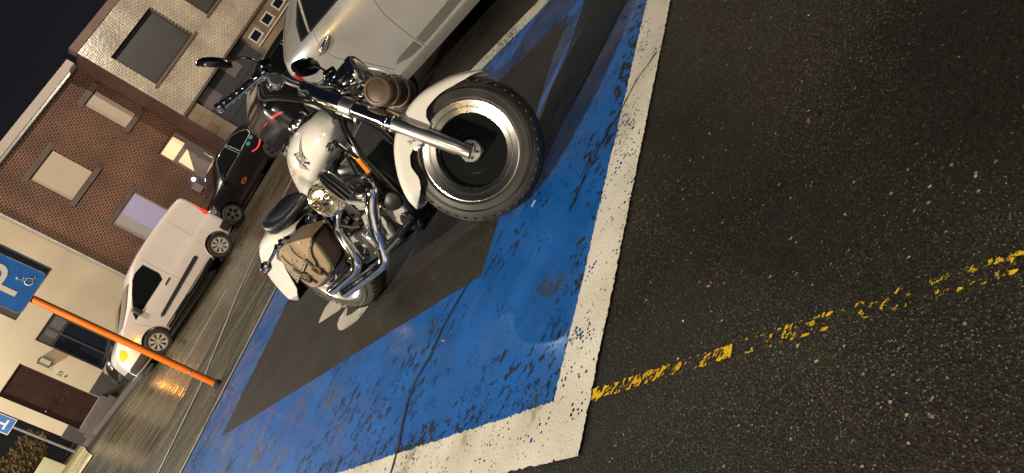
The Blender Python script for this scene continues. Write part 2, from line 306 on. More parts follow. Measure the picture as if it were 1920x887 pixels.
class MB:
    """mesh builder; xf maps every vertex (used for the steered front end)"""
    def __init__(s, xf=None): s.bm = bmesh.new(); s.xf = xf; s.mats = []
    def face(s, vs):
        try: return s.bm.faces.new(vs)
        except ValueError: return None
    def v(s, p): return s.bm.verts.new(s.xf(Vector(p)) if s.xf else Vector(p))
    def box(s, c, d, rot=None, bev=0.0):
        R = rot if rot is not None else Matrix.Identity(3)
        c = Vector(c); q = []
        for i in (-1, 1):
            for j in (-1, 1):
                for k in (-1, 1): q.append(s.v(c + R @ Vector((i*d[0]/2, j*d[1]/2, k*d[2]/2))))
        fs = []
        for f in ((0, 1, 3, 2), (4, 6, 7, 5), (0, 4, 5, 1), (2, 3, 7, 6), (0, 2, 6, 4), (1, 5, 7, 3)): fs.append(s.face([q[i] for i in f]))
        if bev: 
            es = set(e for f in fs for e in f.edges); bmesh.ops.bevel(s.bm, geom=list(es), offset=bev, segments=2, affect='EDGES', profile=.5)
        return s
    def b(s, x0, x1, y0, y1, z0, z1, bev=0.0): return s.box(((x0+x1)/2, (y0+y1)/2, (z0+z1)/2), (abs(x1-x0), abs(y1-y0), abs(z1-z0)), bev=bev)
    def tube(s, pts, r, seg=12, cap=True, flat=1.0):
        P = [Vector(p) for p in pts]; n = len(P); rr = r if isinstance(r, (list, tuple)) else [r]*n
        up = None; rings = []
        for i in range(n):
            t = (P[min(i+1, n-1)] - P[max(i-1, 0)]).normalized()
            if up is None:
                up = t.orthogonal().normalized()
            up = (up - t*up.dot(t)).normalized(); w = t.cross(up)
            rings.append([s.v(P[i] + rr[i]*(cos(2*pi*k/seg)*up + flat*sin(2*pi*k/seg)*w)) for k in range(seg)])
        for a, b_ in zip(rings, rings[1:]):
            for k in range(seg): s.face([a[k], a[(k+1) % seg], b_[(k+1) % seg], b_[k]])
        if cap: s.face(rings[0][::-1]); s.face(rings[-1])
        return s
    def lathe(s, prof, c=(0, 0, 0), ax=(0, 1, 0), seg=48, closed=False, arc=None):
        """prof: (radius, height along axis)"""
        c = Vector(c); ax = Vector(ax).normalized(); u = ax.orthogonal().normalized(); w = ax.cross(u); rings = []
        for (r, h) in prof:
            if r < 1e-5: rings.append([s.v(c+ax*h)]); continue
            rings.append([s.v(c + ax*h + r*(cos(2*pi*k/seg)*u + sin(2*pi*k/seg)*w)) for k in range(seg)])
        prs = list(zip(rings, rings[1:]))
        if closed: prs.append((rings[-1], rings[0]))
        for a, b_ in prs:
            for k in range(seg):
                k2 = (k+1) % seg
                if len(a) == 1 and len(b_) > 1: s.face([a[0], b_[k2], b_[k]])
                elif len(b_) == 1 and len(a) > 1: s.face([a[k], a[k2], b_[0]])
                elif len(a) > 1: s.face([a[k], a[k2], b_[k2], b_[k]])
        return s
    def loft(s, secs, cap=True, close=True):
        rings = [[s.v(p) for p in sec] for sec in secs]; n = len(rings[0])
        for a, b_ in zip(rings, rings[1:]):
            for k in range(n if close else n-1): s.face([a[k], a[(k+1) % n], b_[(k+1) % n], b_[k]])
        if cap: s.face(rings[0][::-1]); s.face(rings[-1])
        return s
    def prism(s, poly, f0, f1):
        """poly: 2D points, f0/f1 map (u,v)->3D for the two faces"""
        a = [s.v(f0(*p)) for p in poly]; b_ = [s.v(f1(*p)) for p in poly]; n = len(poly)
        s.face(a[::-1]); s.face(b_)
        for k in range(n): s.face([a[k], a[(k+1) % n], b_[(k+1) % n], b_[k]])
        return s
    def build(s, name, m, parent=None, smooth=True, bevel=0, ang=35, sub=0):
        bmesh.ops.recalc_face_normals(s.bm, faces=s.bm.faces[:])
        me = bpy.data.meshes.new(name); s.bm.to_mesh(me); s.bm.free()
        o = bpy.data.objects.new(name, me); C.objects.link(o)
        me.materials.append(MT[m] if isinstance(m, str) else m)
        if smooth:
            for p in me.polygons: p.use_smooth = True
            me.set_sharp_from_angle(angle=RAD(ang))
        if parent is not None: o.parent = parent
        if bevel:
            bv = o.modifiers.new("bevel", 'BEVEL'); bv.width = bevel; bv.segments = 2; bv.limit_method = 'ANGLE'; bv.angle_limit = RAD(40)
        if sub:
            sb = o.modifiers.new("sub", 'SUBSURF'); sb.levels = sub; sb.render_levels = sub
        return o

def table(tb):
    """piecewise smooth interpolation of sorted (x, y) pairs"""
    def f(x):
        if x <= tb[0][0]: return tb[0][1]
        if x >= tb[-1][0]: return tb[-1][1]
        for i in range(len(tb)-1):
            if tb[i][0] <= x <= tb[i+1][0]:
                x0, y0_ = tb[i]; x1, y1_ = tb[i+1]; t = (x-x0)/(x1-x0)
                m0 = (y1_-tb[i-1][1])/(x1-tb[i-1][0])*(x1-x0) if i > 0 else (y1_-y0_)
                m1 = (tb[i+2][1]-y0_)/(tb[i+2][0]-x0)*(x1-x0) if i+2 < len(tb) else (y1_-y0_)
                d = y1_-y0_
                if d*m0 < 0: m0 = 0
                if d*m1 < 0: m1 = 0
                m0 = max(-3*abs(d), min(3*abs(d), m0)); m1 = max(-3*abs(d), min(3*abs(d), m1))
                return (2*t**3-3*t*t+1)*y0_+(t**3-2*t*t+t)*m0+(-2*t**3+3*t*t)*y1_+(t**3-t*t)*m1
    return f
def lin(tb):
    def f(x):
        if x <= tb[0][0]: return tb[0][1]
        for (a, b_), (c, d) in zip(tb, tb[1:]):
            if x <= c: return b_+(d-b_)*(x-a)/(c-a)
        return tb[-1][1]
    return f

# ------------------------------------------------------------------ terrain
_h = table([(-12, .62), (-5, .55), (-.5, .34), (2.4, .12), (5, 0), (30, 0)])
def gz(x, y):
    s, t = toA(x, y); k = min(1, max(0, (t-12.5)/10)); k = k*k*(3-2*k)
    return _h(s)*k
def sheet(name, poly_rows, off, m, kind='structure', jit=0, parent=None):
    """rows of world (x,y) points -> draped grid sheet"""
    mb = MB(); rows = [[mb.v((p[0], p[1], gz(p[0], p[1])+off)) for p in r] for r in poly_rows]
    for a, b_ in zip(rows, rows[1:]):
        for k in range(len(a)-1): mb.face([a[k], a[k+1], b_[k+1], b_[k]])
    o = mb.build(name, m, parent, smooth=False)
    if kind: o["kind"] = kind
    return o
def quadrows(fn, u0_, u1, v0, v1, du, dv):
    nu = max(1, int(abs(u1-u0_)/du)); nv = max(1, int(abs(v1-v0)/dv))
    return [[fn(u0_+(u1-u0_)*i/nu, v0+(v1-v0)*j/nv) for i in range(nu+1)] for j in range(nv+1)]
def ribbon(name, pts, w, off, m, fn=bw, jit=.004, step=.03, cross=1, kind='structure'):
    """painted line along (a,b) polyline with a slightly ragged edge; w = (left, right) offsets"""
    P = []
    for (p, q) in zip(pts, pts[1:]):
        L = sqrt((q[0]-p[0])**2+(q[1]-p[1])**2); n = max(1, int(L/step))
        for i in range(n): P.append((p[0]+(q[0]-p[0])*i/n, p[1]+(q[1]-p[1])*i/n))
    P.append(pts[-1]); rows = []
    for i, p in enumerate(P):
        a = P[max(0, i-1)]; c = P[min(len(P)-1, i+1)]; dx, dy = c[0]-a[0], c[1]-a[1]; L = sqrt(dx*dx+dy*dy) or 1
        nx, ny = -dy/L, dx/L
        j1 = jit*.45*noise.noise((p[0]*5, p[1]*5, off*400)) + jit*.9*noise.noise((p[0]*70, p[1]*70, 3)); j2 = jit*.45*noise.noise((p[0]*5+7, p[1]*5, 5)) + jit*.9*noise.noise((p[0]*70, p[1]*70, 9))
        rows.append([tuple(fn(p[0]+nx*(w[0]+j1), p[1]+ny*(w[0]+j1)))[:2], tuple(fn(p[0]+nx*(w[1]+j2), p[1]+ny*(w[1]+j2)))[:2]])
    return sheet(name, rows, off, m, kind)

# base ground reaching the horizon
xs = [-900, -500, -250, -120, -70] + [-50+.5*i for i in range(181)] + [55, 80, 150, 400, 900]
ys = [-600, -200, -60, -20, -8] + [-4+.5*i for i in range(129)] + [75, 100, 150, 300, 900]
sheet("ground", [[(x, y) for x in xs] for y in ys], 0, 'lot')
# parking lot interior of the painted bay, roadside strip, wet road, pavement
sheet("parking_bay_asphalt", quadrows(lambda u, v: tuple(bw(u, v))[:2], .75, 4.2, 1.65, 8.0, .4, .4), .0015, 'bayasph')
sheet("roadside_strip", quadrows(lambda u, v: tuple(bw(u, v))[:2], -14, 22, 8.06, 11.27, .5, .4), .004, 'gravelasph')
sheet("road", quadrows(lambda u, v: tuple(bw(u, v))[:2], -22, 34, 11.27, 20.6, .5, .4), .006, 'road')
# blue border of the bay, four strips
def bstrip(outer, inner, n=260):
    rows = []
    for i in range(n+1):
        t = i/n; o = [outer[0][k]+(outer[1][k]-outer[0][k])*t for k in (0, 1)]; q = [inner[0][k]+(inner[1][k]-inner[0][k])*t for k in (0, 1)]
        j = .03*noise.noise((q[0]*2, q[1]*2, 1))+.012*noise.noise((q[0]*25, q[1]*25, 2))+.006*noise.noise((q[0]*90, q[1]*90, 2))
        rows.append([tuple(bw(o[0]+(q[0]-o[0])*s_, o[1]+(q[1]-o[1])*s_ + (j if s_ == 1 else 0)))[:2] for s_ in (0, .33, .66, 1)])
    return rows
oc = [(.80, 1.70), (4.20, 1.70), (4.20, 7.98), (.80, 7.98)]; ic = [(1.72, 2.62), (3.60, 2.58), (3.62, 6.95), (1.70, 6.88)]
mbb = MB()
for k in range(4):
    rws = bstrip((oc[k], oc[(k+1) % 4]), (ic[k], ic[(k+1) % 4]))
    R_ = [[mbb.v((p[0], p[1], .003)) for p in r] for r in rws]
    for a, b_ in zip(R_, R_[1:]):
        for q in range(len(a)-1): mbb.face([a[q], a[q+1], b_[q+1], b_[q]])
o = mbb.build("blue_bay_border", 'blue', smooth=False); o["kind"] = 'structure'
MT['worn'] = paint("worn paint in shadow", (.035, .04, .05), .37, 20, (.5, .7), stretch=(1, 2), aged=(.02, .022, .027))  # dark grey holds worn paint and the front wheel's shadow together
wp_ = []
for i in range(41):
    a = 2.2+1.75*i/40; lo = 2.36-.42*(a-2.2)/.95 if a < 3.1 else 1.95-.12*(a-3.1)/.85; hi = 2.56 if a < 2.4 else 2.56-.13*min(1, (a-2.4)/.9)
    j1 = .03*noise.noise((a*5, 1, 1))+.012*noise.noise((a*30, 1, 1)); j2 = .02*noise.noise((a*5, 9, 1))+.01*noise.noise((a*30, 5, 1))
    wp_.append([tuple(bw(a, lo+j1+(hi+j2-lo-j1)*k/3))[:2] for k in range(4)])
sheet("worn_shadow_patch", wp_, .0045, 'worn')
ribbon("near_bay_line", [(.72, 1.69), (14, 1.69)], (-.09, .09), .0055, 'bwhite', jit=.008, step=.008)
ribbon("left_bay_line", [(.82, 1.74), (.82, 8.0)], (-.10, .10), .0046, 'bwhite', jit=.008, step=.008)
ribbon("right_bay_line", [(4.19, 1.785), (4.19, 7.95)], (-.115, .09), .0055, 'bwhite', jit=.012)
ribbon("right_bay_line", [(6.95, 1.785), (6.95, 7.95)], (-.09, .09), .0055, 'bwhite', jit=.012)
ribbon("far_bay_line", [(-4.5, 8.03), (18, 8.03)], (-.035, .035), .012, 'fwhite', jit=.006)
ribbon("yellow_line", [(.905, 1.6), (.90, 1.09)], (-.018, .018), .003, 'yellow', jit=.010, step=.012)
ribbon("yellow_line", [(.90, 1.05), (.885, -1.5)], (-.021, -.015), .003, 'yellow2', jit=.008, step=.010)
ribbon("yellow_line", [(.90, 1.05), (.885, -1.5)], (.012, .021), .003, 'yellow2', jit=.010, step=.010)
ribbon("yellow_line", [(.90, 1.00), (.885, -1.5)], (-.012, .011), .003, 'yellow3', jit=.010, step=.010)
ribbon("road_edge_line", [(-5.0, 8.6), (-1, 8.95), (1.75, 9.59), (3.01, 10.02), (3.9, 10.68), (4.78, 11.36), (5.92, 12.03), (9, 13.2), (16, 14.9)], (-.045, .045), .014, 'fwhite', jit=.006, step=.06)
for i, (a0, a1) in enumerate([(-2.4, .5), (3.95, 5.75), (8.6, 10.8), (13.6, 15.8)]):
    ribbon("lane_dash", [(a0, 13.43), (a1, 13.43)], (-.05, .05), .016, 'fwhite', jit=.005, step=.06)
MT['dirt'] = paint("washed up dirt", (.020, .017, .012), .545, 22, (.6, .8), stretch=(1, 1), aged=(.012, .010, .008))
ribbon("line_dirt", [(.90, 1.83), (1.5, 1.82), (3.9, 1.82)], (-.05, .055), .0036, 'dirt', jit=.03, step=.015)
ribbon("line_dirt", [(.97, 1.88), (.97, 5.5)], (-.05, .055), .0040, 'dirt', jit=.03, step=.015)
# visible part of the worn wheelchair symbol: footrest and wheel, partly under the rear tyre
def gpoly(name, pts, off, m):
    mb = MB(); vs = [mb.v((p[0], p[1], gz(p[0], p[1])+off)) for p in pts]
    mb.face(vs); bmesh.ops.triangulate(mb.bm, faces=mb.bm.faces[:])
    o = mb.build(name, m, smooth=False); o["kind"] = 'structure'; return o
# cracks in the asphalt: thin sealed dark lines
MT['crack'] = mat("crack filler", (.012, .010, .008), .6)
for pts, w in (([(1.74, 2.70), (1.62, 2.78), (1.51, 2.83), (1.38, 2.86), (1.27, 2.93), (1.16, 2.93), (1.05, 2.90), (.95, 2.86), (.84, 2.84), (.6, 2.85)], .007),
               ([(1.78, 1.98), (1.95, 1.93), (2.1, 1.86), (2.22, 1.78), (2.35, 1.72), (2.44, 1.62)], .005),
               ([(2.35, 2.42), (2.62, 2.2), (2.9, 2.08), (3.3, 1.95), (3.6, 1.8)], .004)):
    P = [(p[0]+.012*noise.noise((p[0]*20, p[1]*20, 4)), p[1]) for p in pts]
    ribbon("asphalt_crack", P, (-w, w), .007, 'crack', jit=.006, step=.015)
gpoly("wheelchair_symbol", [(-1.344, 5.568), (-1.31, 5.63), (-1.226, 5.676), (-1.154, 5.635), (-.95, 5.52), (-.82, 5.25), (-.86, 4.95), (-1.003, 5.038), (-1.085, 5.179), (-1.193, 5.336), (-1.267, 5.445)], .004, 'symbol')
gpoly("wheelchair_symbol", [(-1.159, 5.009), (-1.156, 4.892), (-1.129, 4.806), (-1.051, 4.682), (-.971, 4.594), (-.907, 4.569), (-.854, 4.553), (-.927, 4.726), (-1.01, 4.83), (-1.06, 4.93), (-1.0, 5.06), (-1.085, 5.066), (-1.137, 5.069)], .004, 'symbol')

# ------------------------------------------------------------------ pavement in front of the houses, with kerb
def pavement():
    edge = [(-.46, 23.95), (.2, 23.1), (.9, 22.2), (1.6, 21.5), (3, 21.35)] + [(4+i, 21.35) for i in range(27)]
    rows = [[tuple(aw(s, t))[:2] for s, t in edge], [tuple(aw(s, t+(24.1-t)*.5))[:2] for s, t in edge], [tuple(aw(s, 24.1))[:2] for s, t in edge]]
    sheet("pavement", rows, .13, 'pave')
    mb = MB(); top = []; bot = []
    for s, t in edge:
        p = aw(s, t); z = gz(p.x, p.y); top.append(mb.v((p.x, p.y, z+.13))); bot.append(mb.v((p.x, p.y, z-.1)))
    for i in range(len(edge)-1): mb.face([top[i], top[i+1], bot[i+1], bot[i]])
    o = mb.build("kerb", 'stone', smooth=False); o["kind"] = 'structure'
pavement()
sheet("side_street", quadrows(lambda u, v: tuple(aw(u, v))[:2], -16, -.5, 19.5, 34, .5, .5), .03, 'side')

# ------------------------------------------------------------------ houses
def rootA(s, t, z): return Matrix.Translation(aw(s, t, z)) @ Matrix.Rotation(YA, 4, 'Z')
def wall_holes(mb, s0, s1, z0, z1, t, holes, depth=.16, back=.3):
    """wall front at y=t with rectangular openings (s0,s1,z0,z1) and their reveals"""
    S = sorted({s0, s1, *[h[0] for h in holes], *[h[1] for h in holes]}); Z = sorted({z0, z1, *[h[2] for h in holes], *[h[3] for h in holes]})
    def inh(a, b_): return any(h[0]-1e-6 <= a and b_ <= h[1]+1e-6 for h in holes)
    for a, b_ in zip(S, S[1:]):
        for c, d in zip(Z, Z[1:]):
            if any(h[0]-1e-6 <= a and b_ <= h[1]+1e-6 and h[2]-1e-6 <= c and d <= h[3]+1e-6 for h in holes): continue
            mb.face([mb.v((a, t, c)), mb.v((b_, t, c)), mb.v((b_, t, d)), mb.v((a, t, d))])
    for (a, b_, c, d) in holes:
        y = t+depth; q = [(a, c), (b_, c), (b_, d), (a, d)]
        for k in range(4):
            p, r = q[k], q[(k+1) % 4]
            mb.face([mb.v((p[0], t, p[1])), mb.v((r[0], t, r[1])), mb.v((r[0], y, r[1])), mb.v((p[0], y, p[1]))])
def shell(mb, s0, s1, z0, z1, t0, t1, front=False):
    q = [(s0, t0), (s1, t0), (s1, t1), (s0, t1)]
    for k in range(4):
        if k == 0 and not front: continue
        p, r = q[k], q[(k+1) % 4]
        mb.face([mb.v((p[0], p[1], z0)), mb.v((r[0], r[1], z0)), mb.v((r[0], r[1], z1)), mb.v((p[0], p[1], z1))])
    mb.face([mb.v((a, b_, z1)) for a, b_ in q])
def textmesh(name, txt, size, m, parent, mw, ext=.004):
    c = bpy.data.curves.new("t", 'FONT'); c.body = txt; c.size = size; c.extrude = ext; c.align_x = 'CENTER'; c.align_y = 'CENTER'
    o = bpy.data.objects.new("t", c); C.objects.link(o); dg = bpy.context.evaluated_depsgraph_get()
    me = bpy.data.meshes.new_from_object(o.evaluated_get(dg)); bpy.data.objects.remove(o); me.name = name
    for mm in list(me.materials): me.materials.pop()
    me.materials.append(MT[m]); x = bpy.data.objects.new(name, me); C.objects.link(x); x.parent = parent; x.matrix_local = mw
    return x
STAND = Matrix.Rotation(pi/2, 4, 'X')      # text upright, readable from -y

# --- cream rendered house (number 23)
s0, t0, z0 = -.46, 24.0, .30
R1 = thing("cream_house", "cream rendered house with brown timber door and number 23, left of the brick house", "house", rootA(s0, t0, z0))
mb = MB(); H1 = [(.33, 1.26, .45, 2.60), (1.95, 2.80, .71, 2.62), (2.2, 3.85, 3.28, 4.72)]
wall_holes(mb, 0, 4.52, 0, 7.6, 0, H1, .17); shell(mb, 0, 4.52, 0, 7.6, 0, 7.5)
W1 = mb.build("wall", 'render', R1, smooth=False)
mb = MB(); mb.b(-.03, .32, -.035, -.003, 0, .74); mb.b(1.27, 4.5, -.035, -.003, 0, .74); mb.build("plinth", 'plinth', R1, smooth=False, bevel=.004)
mb = MB(); mb.b(.335, 1.255, .10, .16, .452, 2.597); D1 = mb.build("door", 'door', R1, smooth=False)
mb = MB()
for zz in (.65, 1.35, 2.05): mb.b(.43, .76, .095, .0985, zz, zz+.5); mb.b(.83, 1.16, .095, .0985, zz, zz+.5)
mb.build("door_panel", 'door', D1, smooth=False, bevel=.008)
mb = MB(); mb.lathe([(0, 0), (.03, 0), (.03, .03), (.018, .06), (0, .06)], (.42, .08, 1.4), (0, -1, 0), 12); mb.build("handle", 'brass', D1)
mb = MB()
for k in range(9):
    a = k*2*pi/9; mb.lathe([(0, 0), (.012, .004), (.010, .012), (0, .014)], (.80+.13*cos(a), .082, 1.30+.13*sin(a)), (0, -1, 0), 8)
mb.tube([(.80+.13*cos(2*pi*k/24), .083, 1.30+.13*sin(2*pi*k/24)) for k in range(25)], .006, 6); mb.tube([(.67, .085, 1.30), (.93, .085, 1.30)], .005, 6)
mb.build("door_ornament", 'mblack', D1)
mb = MB(); mb.b(.2, 1.42, -.5, -.002, -.05, .26, .01); mb.b(.28, 1.34, -.28, -.002, .262, .44, .01); mb.build("doorstep", 'stone', R1, smooth=False)
def window(parent, a, b_, c, d, y, fm='frame', gm='wglass', fw_=.05, bars=(), hb=(), deep=.05):
    mb = MB(); e = .003
    mb.b(a+e, b_-e, y, y+deep, c+e, c+fw_); mb.b(a+e, b_-e, y, y+deep, d-fw_, d-e); mb.b(a+e, a+fw_, y, y+deep, c+fw_, d-fw_); mb.b(b_-fw_, b_-e, y, y+deep, c+fw_, d-fw_)
    for x in bars: mb.b(x-fw_*.4, x+fw_*.4, y+.002, y+deep-.002, c+fw_, d-fw_)
    for z in hb: mb.b(a+fw_, b_-fw_, y+.004, y+deep-.004, z-fw_*.4, z+fw_*.4)
    f = mb.build("window", fm, parent, smooth=False)
    mb = MB(); mb.b(a+.01, b_-.01, y+deep*.6, y+deep*.6+.01, c+.01, d-.01); mb.build("pane", gm, f, smooth=False)
    return f
w = window(R1, 1.95, 2.80, .71, 2.62, .09, bars=(2.375,), hb=(2.18,))
mb = MB(); mb.b(2.0, 2.36, .118, .121, 2.22, 2.57); mb.b(2.39, 2.75, .118, .121, 2.22, 2.57); mb.build("upper_pane_screen", 'greyblind', w, smooth=False)
w = window(R1, 2.2, 3.85, 3.28, 4.72, .09, bars=(3.02,))
mb = MB(); mb.b(2.25, 3.4, .118, .121, 3.33, 4.4); mb.build("blind", 'greyblind', w, smooth=False)
mb = MB(); mb.tube([(4.54, -.05, 1.0), (4.54, -.05, 7.5)], .035, 10); mb.build("downpipe", 'galv', R1)
textmesh("house_number", "23", .15, 'ink', R1, Matrix.Translation((1.42, -.006, 1.62)) @ STAND)
mb = MB(); mb.lathe([(0, 0), (.03, 0), (.03, .02), (0, .022)], (1.41, 0, 1.47), (0, -1, 0), 12); mb.build("doorbell", 'ink', R1)
mb = MB(); mb.b(1.44, 1.62, -.10, -.07, 1.97, 2.30); mb.b(1.46, 1.49, -.18, -.09, 2.28, 2.31)
LT = thing("wall_lantern", "small glass wall lantern between the brown door and the cream house window", "lantern", rootA(s0+1.53, t0, z0+2.12))
mb.bm.free(); mb = MB(); mb.b(-.03, .03, -.03, -.003, -.08, .16); mb.tube([(0, -.03, .12), (0, -.10, .17), (0, -.13, .13)], .01, 8); mb.build("bracket", 'frame', LT)
mb = MB()
for x in (-.085, .085):
    for y in (-.21, -.05): mb.b(x-.008, x+.008, y-.008, y+.008, -.17, .12)
mb.b(-.1, .1, -.225, -.035, .12, .135); mb.b(-.1, .1, -.225, -.035, -.185, -.17); mb.build("cage", 'frame', LT, smooth=False)
mb = MB(); mb.b(-.075, .075, -.2, -.06, -.165, .115); mb.build("lantern_glass", mat("frosted lantern glass", (.35, .30, .22), .3), LT, smooth=False)

# --- brick house
s0, t0, z0 = 4.08, 24.0, .1
R2 = thing("brick_house", "brown brick house with closed cream blinds and two lit door panes", "house", rootA(s0, t0, z0))
mb = MB(); o4 = lambda a, b_, c, d: (a-s0, b_-s0, c-z0, d-z0)
HA, HB, HC, HD = o4(5.28, 6.37, 4.17, 5.37), o4(7.98, 8.59, 4.15, 5.42), o4(5.26, 6.42, 1.85, 2.96), o4(7.80, 8.70, .5, 3.03)
wall_holes(mb, .003, 4.76, 0, 6.1, 0, [HA, HB, HC, HD], .13); shell(mb, .003, 4.76, 0, 6.1, 0, 7.5)
mb.build("wall", 'brick', R2, smooth=False)
for h, nm in ((HA, 'a'), (HB, 'b')):
    w = window(R2, *h, .05, fm='frame', fw_=.03)
    mb = MB(); mb.b(h[0]+.03, h[1]-.03, .035, .06, h[2]+.03, h[3]-.03); mb.build("roller_blind", 'blind', w, smooth=False)
    mb = MB(); mb.b(h[0]-.1, h[1]+.16, -.025, -.002, h[3]+.01, h[3]+.17, .005); mb.build("lintel", 'bstone', R2, smooth=False)
    mb = MB(); mb.b(h[0]-.1, h[1]+.16, -.07, .03, h[2]-.14, h[2]-.002, .005); mb.build("sill", 'bstone', R2, smooth=False)
w = window(R2, *HC, .05, fm='wframe', fw_=.03)
MT['slat'] = mat("pale slat blind", (.42, .37, .36), .55); MT['slatlit'] = mat("slat blind lit from inside", (.4, .36, .45), .5, emit=(.45, .38, .85), estr=.16)
mb = MB(); m2 = MB()
for k in range(26):
    x = HC[0]+.04+k*(HC[1]-HC[0]-.08)/26; (m2 if 8 < k else mb).b(x, x+.032, .035, .05, HC[2]+.03, HC[3]-.03)
sb_ = mb.build("slat_blind", 'slat', w, smooth=False); m2.build("lit_slats", 'slatlit', w, smooth=False)
mb = MB(); mb.b(HC[0]-.1, HC[1]+.14, -.02, -.002, HC[3]+.01, HC[3]+.15, .005); mb.build("lintel", 'bstone', R2, smooth=False)
mb = MB(); mb.b(HD[0], HD[1], .08, .13, HD[2], HD[3]-.002); dr = mb.build("door", 'greybox', R2, smooth=False)
mb = MB(); mb.b(HD[0]+.07, HD[0]+.74, .06, .079, 2.57-z0, 2.96-z0); mb.build("lit_pane", 'warmlit', dr, smooth=False)
mb = MB(); mb.prism([(7.93-s0, 2.43-z0), (8.42-s0, 2.41-z0), (7.91-s0, 1.90-z0)], lambda u, v: (u, .06, v), lambda u, v: (u, .079, v)); mb.build("lit_pane", 'warmlit', dr, smooth=False)
mb = MB(); mb.tube([(8.58-s0, .03, 1.95-z0), (8.58-s0, .03, 1.55-z0)], .015, 8); mb.build("handle", 'alu', dr)
mb = MB(); mb.b(-.02, 4.76, -.34, -.003, 6.1, 6.34, .01); mb.b(-.02, 4.76, -.003, 7.5, 6.102, 6.2); FS = mb.build("roof", 'fascia', R2, smooth=False)
mb = MB(); mb.b(-.02, 4.74, -.30, -.05, 6.03, 6.097); mb.build("gutter", 'galv', FS, smooth=False)
mb = MB(); mb.b(3.27, 3.50, -.09, -.002, 1.40-z0, 1.70-z0, .01)
MBX = mb.build("letter_box", 'greybox', None, smooth=False); MBX.matrix_world = rootA(s0, t0, z0); setp(MBX, "grey box on the brick wall beneath a small blue light", "letter box")
mb = MB(); mb.lathe([(0, 0), (.055, 0), (.055, .03), (.03, .06), (0, .065)], (3.56, 0, 1.78-z0), (0, -1, 0), 14)
DL = mb.build("blue_lamp", 'bluelit', None); DL.matrix_world = rootA(s0, t0, z0); setp(DL, "tiny glowing blue light on the brick wall beside the lit door", "lamp")

# --- protruding building of cream glazed brick
s0, t0, z0 = 8.85, 22.85, .05
R3 = thing("glazed_brick_house", "cream glazed brick building with big dark windows jutting out beside the brick house", "house", rootA(s0, t0, z0))
WA, WB_ = (.42, 2.50, 3.99, 5.37), (3.32, 5.4, 3.99, 5.35)
mb = MB(); wall_holes(mb, .0, 9, 2.93, 6.1, 0, [WA, WB_, (6.3, 8.3, 3.99, 5.35)], .22); mb.build("upper_front_wall", 'whitebrick', R3, smooth=False)
mb = MB()
def q4(mb, a, b_, c, d): mb.face([mb.v(a), mb.v(b_), mb.v(c), mb.v(d)])
q4(mb, (0, 0, 0), (0, 1.2, 0), (0, 1.2, 6.1), (0, 0, 6.1)); q4(mb, (0, 1.2, 6.12), (0, 7, 6.12), (0, 7, 6.1), (0, 1.2, 6.1)); q4(mb, (9, 0, 0), (9, 7, 0), (9, 7, 6.1), (9, 0, 6.1)); q4(mb, (0, 0, 6.1), (9, 0, 6.1), (9, 7, 6.1), (0, 7, 6.1))
mb.build("side_wall", 'sidebrick', R3, smooth=False)
mb = MB(); mb.b(-.03, 9, -.04, .25, 6.103, 6.34, .01); mb.build("coping", mat("brown coping", (.12, .06, .04), .6, nz=(3, .6, (.07, .035, .025))), R3, smooth=False)
GR = (.6, 3.35, .1, 2.9)
mb = MB(); wall_holes(mb, .002, 9, 0, 2.928, .05, [GR, (3.44, 3.93, 2.32, 2.66), (4.19, 4.66, 2.32, 2.66), (4.93, 5.4, 2.32, 2.66), (5.7, 6.2, 2.32, 2.66)], .3); mb.build("lower_front_wall", 'clad', R3, smooth=False)
for h in (WA, WB_, (6.3, 8.3, 3.99, 5.35)):
    w = window(R3, *h, .14, fm='frame', gm='wglass', fw_=.06)
    mb = MB(); mb.b(h[0]+.07, h[1]-.07, .148, .165, h[2]+.07, h[3]-.12); mb.build("inner_screen", 'darkscreen', w, smooth=False)
    mb = MB(); mb.b(h[0]-.1, h[1]+.1, -.06, .12, h[2]-.075, h[2]-.003, .004); mb.build("sill", mat("brown sill", (.13, .075, .045), .6), R3, smooth=False)
for a in (3.44, 4.19, 4.93, 5.7):
    window(R3, a, a+.48, 2.32, 2.66, .04, fm='wframe', gm='wglass', fw_=.05)
mb = MB(); mb.b(.602, 3.348, .28, .34, .1, 2.898)
GG = mb.build("garage_door", 'garage', R3, smooth=False)
for a, b_ in ((.66, 1.36), (2.1, 2.6)):
    mb = MB(); mb.b(a, b_, .255, .278, 2.32, 2.88); mb.build("upper_panel", mat("pale panel", (.15, .125, .13), .3), GG, smooth=False)
mb = MB()
for z in (.5, .9, 1.3, 1.7, 2.1): mb.b(.602, 3.348, .272, .279, z, z+.018)
mb.build("panel_joint", 'frame', GG, smooth=False)
mb = MB(); mb.b(3.4, 5.45, .0, .048, 2.20, 2.24); mb.build("pale_band", 'wframe', R3, smooth=False)
mb = MB(); mb.b(-.02, 9, -.03, .04, 2.85, 2.929); mb.build("string_course", 'stone', R3, smooth=False)

# --- far side of the side street
R4 = thing("dark_house", "dark unlit house at the end of the side street", "house", rootA(-16, 38, .4))
mb = MB(); shell(mb, 0, 17, 0, 7, 0, 8, True); mb.build("wall", mat("dark night wall", (.02, .019, .02), .9, nz=(1, .6, (.012, .012, .014))), R4, smooth=False)
for a in (3, 6.5, 10):
    w = window(R4, a, a+1.2, 3.2, 4.6, -.06, fm='frame', gm='wglass')
mb = MB(); mb.b(0, 3.6, 0, .22, -.3, .62, .01)
YW = mb.build("garden_wall", 'yard', None, smooth=False); YW.matrix_world = rootA(-4.9, 29.2, .5); setp(YW, "low pale garden wall lit yellow beyond the cream house", "wall")

